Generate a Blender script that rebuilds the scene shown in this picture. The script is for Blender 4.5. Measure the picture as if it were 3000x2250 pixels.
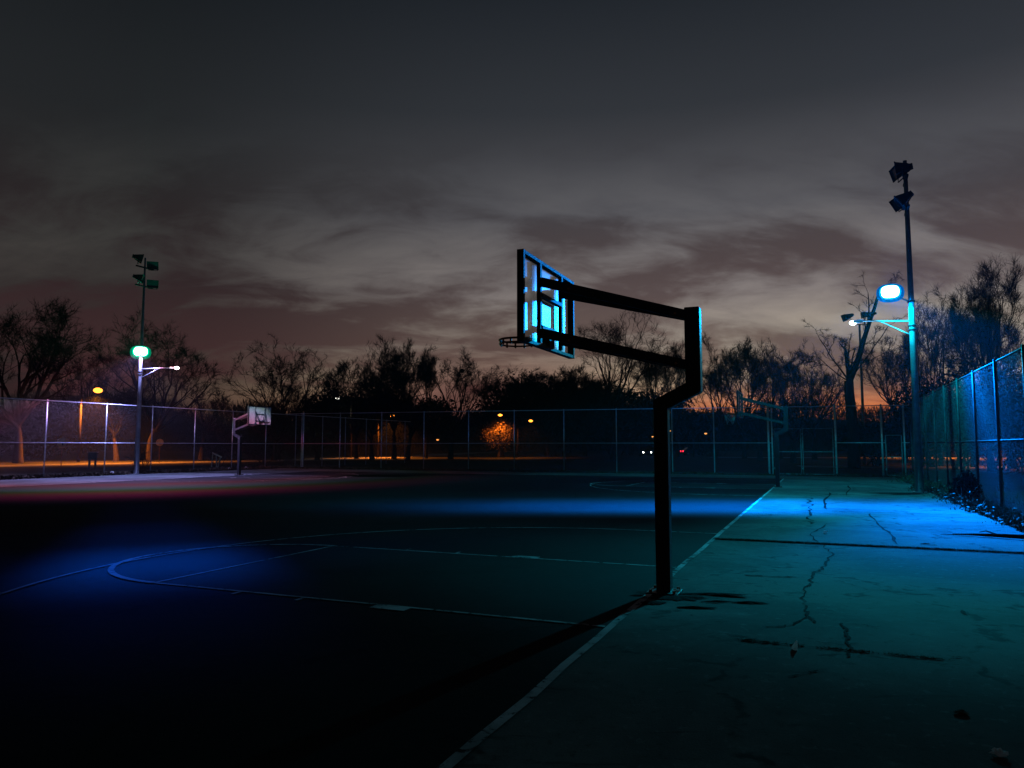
import bpy, math, random
import numpy as np
from mathutils import Vector, Matrix
R = math.radians
SC = bpy.context.scene
for o in list(bpy.data.objects):
    bpy.data.objects.remove(o)
COL = SC.collection

# ------------------------------------------------------------------ camera
F, HZ = 2162.0, 181.0
CAM_H = 1.7
cd = bpy.data.cameras.new('camera')
cam = bpy.data.objects.new('camera', cd); COL.objects.link(cam)
cd.sensor_width = 36; cd.lens = F / 3000 * 36
cd.clip_start = .05; cd.clip_end = 3000
cam.location = (0, 0, CAM_H)
cam.rotation_euler = (R(90) + math.atan(HZ / F), 0, 0)
SC.camera = cam
SC.render.engine = 'CYCLES'
SC.view_settings.view_transform = 'Standard'; SC.view_settings.look = 'None'
SC.view_settings.gamma = 1; SC.view_settings.exposure = 0
SC.render.film_transparent = False

def lin(r, g, b):
    f = lambda c: (c/255/12.92) if c/255 <= .04045 else ((c/255+.055)/1.055)**2.4
    return (f(r), f(g), f(b), 1)

# ---- a little node expression helper
class NT:
    def __init__(s, nt): s.nt = nt
    def node(s, t, **kw):
        n = s.nt.nodes.new(t)
        for k, v in kw.items(): setattr(n, k, v)
        return n
    def put(s, sock, v):
        if isinstance(v, bpy.types.NodeSocket): s.nt.links.new(v, sock)
        else: sock.default_value = v
    def m(s, op, a, b=0.0, c=0.0, clamp=False):
        n = s.node('ShaderNodeMath', operation=op, use_clamp=clamp)
        s.put(n.inputs[0], a); s.put(n.inputs[1], b); s.put(n.inputs[2], c)
        return n.outputs[0]
    def ss(s, x, a, b):          # smoothstep a->b gives 0->1
        n = s.node('ShaderNodeMapRange', interpolation_type='SMOOTHSTEP')
        s.put(n.inputs['Value'], x)
        if a < b:
            n.inputs['From Min'].default_value = a; n.inputs['From Max'].default_value = b
        else:
            n.inputs['From Min'].default_value = b; n.inputs['From Max'].default_value = a
            n.inputs['To Min'].default_value = 1; n.inputs['To Max'].default_value = 0
        return n.outputs['Result']
    def ramp(s, x, stops, interp='LINEAR'):
        n = s.node('ShaderNodeValToRGB'); n.color_ramp.interpolation = interp
        e = n.color_ramp.elements
        while len(e) > 1: e.remove(e[0])
        e[0].position = stops[0][0]; e[0].color = stops[0][1]
        for p, c in stops[1:]:
            q = e.new(p); q.color = c
        s.put(n.inputs[0], x); return n.outputs[0]
    def mix(s, f, a, b, bt='MIX'):
        n = s.node('ShaderNodeMix', data_type='RGBA', blend_type=bt)
        s.put(n.inputs[0], f); s.put(n.inputs[6], a); s.put(n.inputs[7], b)
        return n.outputs[2]
    def xyz(s, v):
        n = s.node('ShaderNodeSeparateXYZ'); s.put(n.inputs[0], v); return n.outputs
    def comb(s, x, y, z):
        n = s.node('ShaderNodeCombineXYZ')
        for i, v in enumerate((x, y, z)): s.put(n.inputs[i], v)
        return n.outputs[0]
    def noise(s, vec, scale, detail=4, rough=.55, dist=0.0):
        n = s.node('ShaderNodeTexNoise'); s.put(n.inputs['Vector'], vec)
        n.inputs['Scale'].default_value = scale; n.inputs['Detail'].default_value = detail
        n.inputs['Roughness'].default_value = rough; n.inputs['Distortion'].default_value = dist
        return n.outputs['Fac']

# ------------------------------------------------------------------ world: after sunset, broken cloud
w = bpy.data.worlds.new('World'); SC.world = w; w.use_nodes = True
w.node_tree.nodes.clear(); W_ = NT(w.node_tree)
tc = W_.node('ShaderNodeTexCoord').outputs['Generated']
x, y, z = W_.xyz(tc)[0:3]
zz = W_.m('MAXIMUM', z, 0.0)
hl = W_.m('SQRT', W_.m('ADD', W_.m('MULTIPLY', x, x), W_.m('MULTIPLY', y, y)))
SA = R(24)
dot = W_.m('DIVIDE', W_.m('ADD', W_.m('MULTIPLY', x, math.sin(SA)), W_.m('MULTIPLY', y, math.cos(SA))), W_.m('MAXIMUM', hl, .01))
glow = W_.ss(dot, .60, .995)                      # towards the place where the sun went down
SKY_FAR = [(0, lin(34, 25, 24)), (.06, lin(44, 32, 32)), (.13, lin(50, 42, 41)), (.25, lin(54, 52, 51)), (.38, lin(36, 38, 40)), (.55, lin(20, 24, 28)), (1, lin(17, 21, 25))]
SKY_SUN = [(0, lin(150, 92, 62)), (.045, lin(165, 122, 92)), (.085, lin(164, 142, 118)), (.13, lin(148, 137, 125)), (.2, lin(124, 116, 114)), (.3, lin(85, 84, 88)), (.42, lin(50, 53, 58)), (.56, lin(28, 33, 39)), (1, lin(19, 24, 28))]
base = W_.mix(glow, W_.ramp(zz, SKY_FAR), W_.ramp(zz, SKY_SUN))
ember = W_.m('MULTIPLY', W_.ss(dot, .955, 1.0), W_.ss(zz, .085, .03))
maroon = W_.m('MULTIPLY', W_.m('MULTIPLY', W_.ss(dot, .76, .88), W_.ss(dot, .985, .92)), W_.ss(zz, .17, .07))
base = W_.mix(W_.m('MULTIPLY', maroon, .8), base, lin(94, 58, 58))
base = W_.mix(ember, base, lin(236, 128, 66))
den = W_.m('ADD', zz, .30)
pv = W_.comb(W_.m('DIVIDE', x, den), W_.m('DIVIDE', y, den), 0.0)
mp = W_.node('ShaderNodeMapping'); W_.put(mp.inputs[0], pv)
mp.inputs['Rotation'].default_value = (0, 0, R(-42)); mp.inputs['Scale'].default_value = (1.15, 2.0, 1)
mp.inputs['Location'].default_value = (2.3, .7, 0)
n1 = W_.noise(mp.outputs[0], 1.05, 5, .54, .8)
n2 = W_.noise(mp.outputs[0], 4.2, 6, .62, .7)
def lobe(u, v, su, sv):                           # a broad soft patch of thicker or thinner cloud in one part of the sky
    ax = math.atan((u-1500)/F); ez = math.sin(math.atan((1306-v)/F))
    hx = W_.m('DIVIDE', W_.m('SUBTRACT', W_.m('MULTIPLY', x, math.cos(ax)), W_.m('MULTIPLY', y, math.sin(ax))), su)
    vz = W_.m('DIVIDE', W_.m('SUBTRACT', W_.m('SUBTRACT', zz, ez), W_.m('MULTIPLY', W_.m('MULTIPLY', hx, su), .22)), sv)
    return W_.m('MULTIPLY', W_.m('EXPONENT', W_.m('MULTIPLY', W_.m('ADD', W_.m('MULTIPLY', hx, hx), W_.m('MULTIPLY', vz, vz)), -1.0)), W_.m('GREATER_THAN', y, 0.0))
nn = W_.m('ADD', W_.m('MULTIPLY', n1, .72), W_.m('MULTIPLY', n2, .28))
for (u_, v_, su_, sv_, k_) in ((830, 700, .16, .06, .10), (1500, 560, .30, .05, .03), (1150, 600, .16, .035, -.07), (560, 880, .20, .06, -.07), (950, 960, .22, .035, -.06), (1450, 820, .12, .03, -.05), (2150, 800, .20, .03, -.05),
                               (1120, 830, .10, .04, .05), (1830, 740, .16, .03, .04), (2150, 930, .3, .05, .07), (2450, 650, .3, .08, .04)):
    nn = W_.m('ADD', nn, W_.m('MULTIPLY', lobe(u_, v_, su_, sv_), k_))
cl = W_.ss(nn, .42, .57)                          # 0 = cloud, 1 = clear
lowmask = W_.m('MULTIPLY', W_.ss(zz, .44, .22), W_.ss(zz, .0, .07))
cloudc = W_.ramp(zz, [(0, lin(98, 52, 50)), (.1, lin(84, 52, 54)), (.2, lin(60, 44, 47)), (.35, lin(36, 34, 37)), (1, lin(21, 24, 28))])
cloudc = W_.mix(W_.m('MULTIPLY', glow, .62), W_.mix(1.0, cloudc, (.62, .62, .62, 1), 'MULTIPLY'), W_.mix(1.0, base, (.60, .49, .49, 1), 'MULTIPLY'))
cf = W_.m('MULTIPLY', W_.m('SUBTRACT', 1.0, cl), W_.m('MULTIPLY', lowmask, .9))
skyc = W_.mix(cf, base, cloudc)
bright = W_.m('MULTIPLY', W_.m('MULTIPLY', W_.ss(nn, .52, .68), lowmask), .45)
skyc = W_.mix(bright, skyc, W_.mix(1.0, skyc, (1.75, 1.75, 1.65, 1), 'MULTIPLY'))
below = W_.ss(z, -.02, .005)
skyc = W_.mix(below, (.004, .004, .005, 1), skyc)
bg = W_.node('ShaderNodeBackground'); W_.put(bg.inputs[0], skyc); bg.inputs[1].default_value = 1.0
wo = W_.node('ShaderNodeOutputWorld'); w.node_tree.links.new(bg.outputs[0], wo.inputs[0])

# ------------------------------------------------------------------ court frame: l into the court, b along the baseline
O0 = np.array([.92, 7.07]); LV = np.array([-.9224, .3863]); BV = np.array([.3863, .9224])
def P(l, b, z=0.0):
    q = O0 + LV*l + BV*b
    return (float(q[0]), float(q[1]), z)
ROT = math.atan2(LV[1], LV[0])                    # local +X = into the court
def az(u, y): return (u - 1500) / F * y * .9965   # bearing of a far thing at depth y

# ------------------------------------------------------------------ the two colour changing floodlights (real lamps with a lens pattern)
def beam(loc, energy, build, size=.12, name='floodlight_beam'):
    ld = bpy.data.lights.new(name, 'POINT'); ld.energy = energy; ld.shadow_soft_size = size
    ld.use_nodes = True; nt = ld.node_tree; nt.nodes.clear(); T = NT(nt)
    inc = T.node('ShaderNodeNewGeometry').outputs['Incoming']
    dx, dy, dz = T.xyz(inc)[0:3]
    dn = T.m('MAXIMUM', T.m('MULTIPLY', dz, -1.0), .02)
    X = T.m('MULTIPLY', T.m('DIVIDE', dx, dn), loc[2]); Y = T.m('MULTIPLY', T.m('DIVIDE', dy, dn), loc[2])
    r = T.m('SQRT', T.m('ADD', T.m('MULTIPLY', X, X), T.m('MULTIPLY', Y, Y)))
    col, st = build(T, X, Y, r, dz)
    em = T.node('ShaderNodeEmission'); T.put(em.inputs[0], col); T.put(em.inputs[1], st)
    ou = T.node('ShaderNodeOutputLight'); nt.links.new(em.outputs[0], ou.inputs[0])
    o = bpy.data.objects.new(name, ld); o.location = loc; COL.objects.link(o)
    return o

def right_pattern(T, X, Y, r, dz):
    az_ = T.m('DIVIDE', X, T.m('MINIMUM', Y, -.4))             # X/Y, positive towards the left front
    band = T.m('MULTIPLY', T.m('MULTIPLY', T.ss(Y, -9.4, -6.4), T.ss(Y, -1.0, -5.6)), T.ss(T.m('MULTIPLY', X, -1.0), 21.0, 11.5))
    front = T.ss(Y, -5.2, -7.6)
    wedge = T.m('MULTIPLY', front, T.ss(az_, .74, .40))
    wedge = T.m('MULTIPLY', wedge, T.ss(r, 21.0, 12.0))
    mask = T.m('MAXIMUM', band, wedge)
    col = T.mix(mask, (.0, .40, .56, 1), (.0, .62, 2.9, 1))
    
    col = T.mix(T.ss(r, 33.0, 42.0), col, (.0, .25, .90, 1))
    # beam lifts where the lens throws it across the court
    gain = T.m('ADD', 1.0, T.m('MULTIPLY', band, T.m('MULTIPLY', T.ss(T.m('MULTIPLY', X, -1.0), 3.5, 10.0), 3.6)))
    side = T.m('MULTIPLY', front, T.ss(az_, .62, 1.15))         # dim sector on the court
    gain = T.m('MULTIPLY', gain, T.m('SUBTRACT', 1.0, T.m('MULTIPLY', T.m('MULTIPLY', side, T.m('SUBTRACT', 1.0, band)), .88)))
    near = T.ss(r, 2.0, 8.0)
    gain = T.m('MULTIPLY', gain, T.m('ADD', .30, T.m('MULTIPLY', near, .7)))
    back = T.ss(Y, -3.0, 3.0)
    gain = T.m('MULTIPLY', gain, T.m('SUBTRACT', 1.0, T.m('MULTIPLY', back, .62)))
    mid = T.m('MULTIPLY', T.ss(r, 14.0, 19.0), T.ss(r, 27.0, 22.5))
    gain = T.m('ADD', gain, T.m('MULTIPLY', mid, .6)); gain = T.m('ADD', gain, T.m('MULTIPLY', wedge, .9))
    far = T.m('MULTIPLY', T.ss(r, 20.5, 25.0), T.ss(r, 40.0, 34.0))
    gain = T.m('MULTIPLY', gain, T.m('SUBTRACT', 1.0, T.m('MULTIPLY', far, .80)))
    hi = T.ss(dz, -.08, .02)
    col = T.mix(hi, col, (.0, .22, 1.0, 1)); up = T.m('ADD', 1.0, T.m('MULTIPLY', hi, -.55))
    return col, T.m('MULTIPLY', gain, up)

def left_pattern(T, X, Y, r, dz):
    f = T.m('DIVIDE', r, 60.0)
    k = lambda a, b, c: (a, b, c, 1)
    col = T.ramp(f, [(0, k(.30, .35, 1.0)), (.11, k(.34, .30, .85)), (.17, k(.50, .30, .70)), (.205, k(.85, .24, .42)), (.235, k(.60, .36, .62)), (.262, k(.34, .42, .56)), (.285, k(.24, .28, .12)), (.308, k(.55, .12, .16)), (.335, k(.42, .04, .17)), (.37, k(.06, .008, .05)), (.40, k(.0, .002, .02)), (.50, k(.0, .004, .05)), (.575, k(0, .06, .5)), (.62, k(0, .55, 4.6)), (.66, k(0, .05, .5)), (.73, k(.0, .004, .02)), (1, k(.0, .002, .01))])
    a = T.m('DIVIDE', X, T.m('MINIMUM', Y, -.4))
    win = T.m('MULTIPLY', T.ss(a, -.59, -.535), T.ss(a, -.455, -.505))
    farz = T.ss(r, 22.0, 26.0)
    g = T.m('ADD', T.m('SUBTRACT', 1.0, farz), T.m('MULTIPLY', farz, T.m('ADD', .05, win)))
    back = T.ss(Y, -1.0, 5.0)
    g = T.m('MULTIPLY', g, T.m('SUBTRACT', 1.0, T.m('MULTIPLY', back, .85)))
    near = T.ss(r, 1.5, 9.0)
    g = T.m('MULTIPLY', g, T.m('ADD', .35, T.m('MULTIPLY', near, .65)))
    up = 1.0
    hi = T.ss(dz, -.17, -.10)
    col = T.mix(hi, col, (.0, .30, .16, 1)); g = T.m('MAXIMUM', g, T.m('MULTIPLY', hi, .28))
    return col, T.m('MULTIPLY', g, up)

RLAMP = (13.9, 26.75, 7.35); LLAMP = (-22.3, 44.0, 7.35)
beam((RLAMP[0]-.25, RLAMP[1]-.3, 7.15), 17500, right_pattern)
beam((LLAMP[0]+.1, LLAMP[1]-.45, 7.15), 21000, left_pattern)

# ------------------------------------------------------------------ materials
def mat(name, col, rough=.6, metal=0.0, nscale=None, namp=.35, bump=0.0, spec=.4, dark=None, stretch=None):
    m = bpy.data.materials.new(name); m.use_nodes = True; T = NT(m.node_tree)
    bs = m.node_tree.nodes['Principled BSDF']
    c = (*col, 1)
    if nscale:
        tcn = T.node('ShaderNodeTexCoord').outputs['Object']
        if stretch:
            mpn = T.node('ShaderNodeMapping'); T.put(mpn.inputs[0], tcn); mpn.inputs['Scale'].default_value = stretch; tcn = mpn.outputs[0]
        f = T.noise(tcn, nscale, 6, .62)
        d = dark or tuple(v*(1-namp) for v in col)
        cc = T.mix(T.ss(f, .35, .65), (*d, 1), c)
        T.put(bs.inputs['Base Color'], cc)
        if bump:
            bn = T.node('ShaderNodeBump'); bn.inputs['Strength'].default_value = bump; bn.inputs['Distance'].default_value = .02
            T.put(bn.inputs['Height'], T.noise(tcn, nscale*7, 4, .6)); T.put(bs.inputs['Normal'], bn.outputs[0])
    else:
        bs.inputs['Base Color'].default_value = c
    bs.inputs['Roughness'].default_value = rough; bs.inputs['Metallic'].default_value = metal
    bs.inputs['Specular IOR Level'].default_value = spec if rough < .78 else .02
    return m
def emis(name, col, st):
    m = bpy.data.materials.new(name); m.use_nodes = True; nt = m.node_tree; nt.nodes.clear()
    e = nt.nodes.new('ShaderNodeEmission'); e.inputs[0].default_value = (*col, 1); e.inputs[1].default_value = st
    o = nt.nodes.new('ShaderNodeOutputMaterial'); nt.links.new(e.outputs[0], o.inputs[0]); return m

def ground_mat(name, col, dark, patch, crack=False, rough=.95, stain=.55, spec=.04):
    m = bpy.data.materials.new(name); m.use_nodes = True; T = NT(m.node_tree)
    bs = m.node_tree.nodes['Principled BSDF']
    g = T.node('ShaderNodeNewGeometry').outputs['Position']
    big = T.noise(g, .35, 6, .6, .6); med = T.noise(g, 2.2, 6, .65, .4); fine = T.noise(g, 60, 3, .7)
    mpn = T.node('ShaderNodeMapping'); T.put(mpn.inputs[0], g); mpn.inputs['Rotation'].default_value = (0, 0, R(22)); mpn.inputs['Scale'].default_value = (.8, 3.2, 1)
    streak = T.noise(mpn.outputs[0], 1.1, 6, .65, .8)
    c = T.mix(T.ss(big, .38, .62), (*dark, 1), (*col, 1))
    c = T.mix(T.m('MULTIPLY', T.ss(med, .55, .75), .5), c, (*patch, 1))
    c = T.mix(T.m('MULTIPLY', T.ss(streak, .58, .72), stain), c, tuple(v*.4 for v in dark) + (1,))
    sp = T.noise(g, 7.5, 6, .72, .3)
    c = T.mix(T.m('MULTIPLY', T.ss(sp, .56, .68), .6), c, tuple(v*.45 for v in dark) + (1,))
    c = T.mix(T.m('MULTIPLY', T.ss(sp, .44, .34), .45), c, tuple(min(1, v*1.5) for v in col) + (1,))
    c = T.mix(T.m('MULTIPLY', T.ss(fine, .45, .75), .45), c, tuple(v*.4 for v in col) + (1,))
    if crack:
        vv = T.node('ShaderNodeTexVoronoi', feature='DISTANCE_TO_EDGE'); vv.inputs['Scale'].default_value = .42
        wob = T.node('ShaderNodeVectorMath', operation='ADD'); T.put(wob.inputs[0], g)
        nz = T.node('ShaderNodeTexNoise'); T.put(nz.inputs['Vector'], g); nz.inputs['Scale'].default_value = 2.4; nz.inputs['Detail'].default_value = 5
        sc = T.node('ShaderNodeVectorMath', operation='SCALE'); T.put(sc.inputs[0], nz.outputs['Color']); sc.inputs['Scale'].default_value = .9
        T.put(wob.inputs[1], sc.outputs[0]); T.put(vv.inputs['Vector'], wob.outputs[0])
        hair = T.m('MULTIPLY', T.ss(vv.outputs['Distance'], .030, .008), T.ss(med, .45, .6))
        c = T.mix(T.m('MULTIPLY', hair, .85), c, tuple(v*.25 for v in dark) + (1,))
    T.put(bs.inputs['Base Color'], c); bs.inputs['Roughness'].default_value = rough
    bs.inputs['Specular IOR Level'].default_value = spec
    bn = T.node('ShaderNodeBump'); bn.inputs['Strength'].default_value = .5; bn.inputs['Distance'].default_value = .01
    T.put(bn.inputs['Height'], T.m('ADD', fine, T.m('MULTIPLY', med, 2.0))); T.put(bs.inputs['Normal'], bn.outputs[0])
    return m

M = {}
M['concrete'] = ground_mat('weathered_concrete', (.118, .126, .119), (.062, .066, .063), (.036, .037, .035), True, stain=.8)
M['court'] = ground_mat('dark_court_paint', (.0085, .009, .010), (.0055, .006, .007), (.014, .014, .015), True, stain=.3)
M['key'] = ground_mat('faded_key_paint', (.017, .022, .022), (.012, .015, .015), (.008, .009, .009), False, stain=.35)
M['grass'] = ground_mat('winter_grass', (.030, .026, .014), (.014, .014, .008), (.04, .033, .018))
M['road'] = ground_mat('road_asphalt', (.20, .18, .17), (.15, .14, .13), (.12, .11, .10))
M['crack'] = mat('crack_dirt', (.006, .006, .006), .95, nscale=9)
M['stain'] = mat('oily_dirt', (.012, .011, .010), .95, nscale=6, bump=.5)
# worn line paint: chips away to nothing (real holes in the paint film)
def paint_mat():
    m = bpy.data.materials.new('worn_white_paint'); m.use_nodes = True; T = NT(m.node_tree)
    nt = m.node_tree; bs = nt.nodes['Principled BSDF']
    g = T.node('ShaderNodeNewGeometry').outputs['Position']
    f = T.noise(g, 9, 6, .7, .3); f2 = T.noise(g, 1.3, 4, .6)
    T.put(bs.inputs['Base Color'], T.mix(T.ss(f2, .35, .65), (.16, .165, .165, 1), (.36, .37, .37, 1)))
    bs.inputs['Roughness'].default_value = .9; bs.inputs['Specular IOR Level'].default_value = .1
    T.put(bs.inputs['Alpha'], T.ss(T.m('ADD', T.m('MULTIPLY', f, .7), T.m('MULTIPLY', f2, .3)), .36, .50))
    return m
M['paint'] = paint_mat()
M['gate_steel'] = mat('weathered_gate_steel', (.20, .205, .21), .6, .2, nscale=5, namp=.5, spec=.2)
M['old_galv'] = mat('weathered_fence_steel', (.045, .045, .047), .7, .0, nscale=5, namp=.5, spec=.12)
M['galv'] = mat('galvanised_steel', (.55, .56, .58), .42, .55, nscale=5, namp=.3)
M['lamp_steel'] = mat('lamp_pole_steel', (.22, .225, .235), .38, .5, nscale=3, namp=.35, bump=.15)
M['old_wire'] = mat('old_fence_wire', (.085, .085, .09), .7, .0)
M['wire'] = mat('fence_wire', (.07, .071, .073), .6, .3)
M['hoop_black'] = mat('black_hoop_paint', (.012, .012, .014), .5, 0, nscale=4, namp=.5, bump=.3, spec=.22)
M['rim'] = mat('rusty_rim_paint', (.28, .06, .025), .5, .2, nscale=8, namp=.5)
M['net'] = mat('worn_net', (.45, .45, .44), .8, nscale=20)
M['bolt'] = mat('rusty_bolt', (.22, .09, .04), .5, .5)
M['dark_metal'] = mat('dark_fixture_metal', (.018, .018, .020), .7, .0, nscale=6, spec=.15)
M['reflector'] = mat('dull_reflector', (.16, .16, .17), .35, .6, nscale=6)
M['bark'] = mat('tree_bark', (.030, .022, .016), .95, nscale=6, namp=.5, bump=.6, stretch=(3, 3, .6))
M['twig'] = mat('bare_twigs', (.011, .009, .008), .95, nscale=3, namp=.4)
M['leaf'] = mat('evergreen_leaves', (.009, .013, .006), .85, nscale=3, namp=.5)
M['pale_leaf'] = mat('autumn_leaves', (.22, .13, .05), .7, nscale=3, namp=.4)
M['litter'] = mat('dead_leaves', (.06, .045, .03), .9, nscale=5, namp=.6)
M['weed'] = mat('weed_leaves', (.030, .050, .020), .7, nscale=6, namp=.5)
def paper():
    m = bpy.data.materials.new('paper_white'); m.use_nodes = True; nt = m.node_tree; nt.nodes.clear(); T = NT(nt)
    tcn = T.node('ShaderNodeTexCoord').outputs['Object']; c = T.mix(T.noise(tcn, 12, 4, .6), (.6, .6, .58, 1), (.88, .88, .87, 1))
    d = T.node('ShaderNodeBsdfDiffuse'); T.put(d.inputs[0], c); t = T.node('ShaderNodeBsdfTranslucent'); T.put(t.inputs[0], c)
    x_ = T.node('ShaderNodeMixShader'); x_.inputs[0].default_value = .5; nt.links.new(d.outputs[0], x_.inputs[1]); nt.links.new(t.outputs[0], x_.inputs[2])
    o = T.node('ShaderNodeOutputMaterial'); nt.links.new(x_.outputs[0], o.inputs[0]); return m
M['white'] = paper()
M['rust'] = mat('rusty_steel', (.16, .07, .035), .8, .2, nscale=7, namp=.6, bump=.4)
M['sign_face'] = mat('faded_sign_face', (.55, .42, .22), .5, nscale=4, namp=.3)
M['wood'] = mat('pale_wood', (.42, .36, .30), .8, nscale=6, namp=.5)
M['car'] = mat('dark_car_paint', (.05, .055, .07), .25, .3, nscale=3)
M['glass'] = mat('car_glass', (.02, .02, .025), .08)
M['rubber'] = mat('black_rubber', (.02, .02, .02), .8, nscale=10)
M['lens_off'] = mat('unlit_lens', (.03, .03, .032), .3, nscale=3, spec=.3)
M['blue_glow'] = emis('blue_lamp_lens', (.34, .86, 1.0), 26)
M['green_glow'] = emis('green_white_lamp_lens', (.30, 1.0, .78), 26)
M['blue_glow_rim'] = emis('blue_halo_ring', (.0, .42, 1.0), 1.3)  # both inner rings: added emission painting a halo round the lens
M['green_glow_rim'] = emis('green_halo_ring', (.0, .85, .42), 1.2)
M['blue_glow_visor'] = emis('blue_outer_halo', (.0, .25, 1.0), .42)  # both outer rings: the same painted halo, fainter
M['green_glow_visor'] = emis('green_outer_halo', (.0, .75, .38), .30)  # painted outer halo, not a visor
M['pale_glow'] = emis('pale_lamp_lens', (.55, .85, 1.0), 12)
M['pink_glow'] = emis('pinkish_lamp_lens', (1.0, .75, .92), 10)
M['sodium'] = emis('sodium_lens', (1.0, .30, .03), 4.0)
M['sodium_small'] = emis('sodium_small_lens', (1.0, .36, .08), 1.6)
M['white_glow'] = emis('white_lens', (1.0, .98, .86), 10)
M['red_glow'] = emis('red_tail_lens', (1.0, .02, .05), 4)
def clear_mat():
    m = bpy.data.materials.new('clear_acrylic'); m.use_nodes = True; nt = m.node_tree; nt.nodes.clear(); T = NT(nt)
    tcn = T.node('ShaderNodeTexCoord').outputs['Object']
    tr = T.node('ShaderNodeBsdfTransparent'); tr.inputs[0].default_value = (.86, .88, .88, 1)
    gl = T.node('ShaderNodeBsdfGlossy'); gl.inputs[0].default_value = (1, 1, 1, 1)
    T.put(gl.inputs['Roughness'], T.m('ADD', .20, T.m('MULTIPLY', T.noise(tcn, 9, 5, .6), .08)))
    df = T.node('ShaderNodeBsdfDiffuse'); df.inputs[0].default_value = (.5, .5, .5, 1)
    a = T.node('ShaderNodeMixShader'); a.inputs[0].default_value = .29
    nt.links.new(tr.outputs[0], a.inputs[1]); nt.links.new(gl.outputs[0], a.inputs[2])
    b = T.node('ShaderNodeMixShader'); T.put(b.inputs[0], T.m('MULTIPLY', T.ss(T.noise(tcn, 7, 6, .7), .4, .8), .06))
    nt.links.new(a.outputs[0], b.inputs[1]); nt.links.new(df.outputs[0], b.inputs[2])
    o = T.node('ShaderNodeOutputMaterial'); nt.links.new(b.outputs[0], o.inputs[0]); return m
M['clear'] = clear_mat()
def milky():
    m = bpy.data.materials.new('milky_board'); m.use_nodes = True; nt = m.node_tree; nt.nodes.clear(); T = NT(nt)
    tcn = T.node('ShaderNodeTexCoord').outputs['Object']; c = T.mix(T.noise(tcn, 3, 5, .6), (.32, .34, .34, 1), (.48, .50, .50, 1))
    d = T.node('ShaderNodeBsdfDiffuse'); T.put(d.inputs[0], c); t = T.node('ShaderNodeBsdfTranslucent'); T.put(t.inputs[0], c)
    x_ = T.node('ShaderNodeMixShader'); x_.inputs[0].default_value = .65; nt.links.new(d.outputs[0], x_.inputs[1]); nt.links.new(t.outputs[0], x_.inputs[2])
    o = T.node('ShaderNodeOutputMaterial'); nt.links.new(x_.outputs[0], o.inputs[0]); return m
M['board_white'] = milky()

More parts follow.
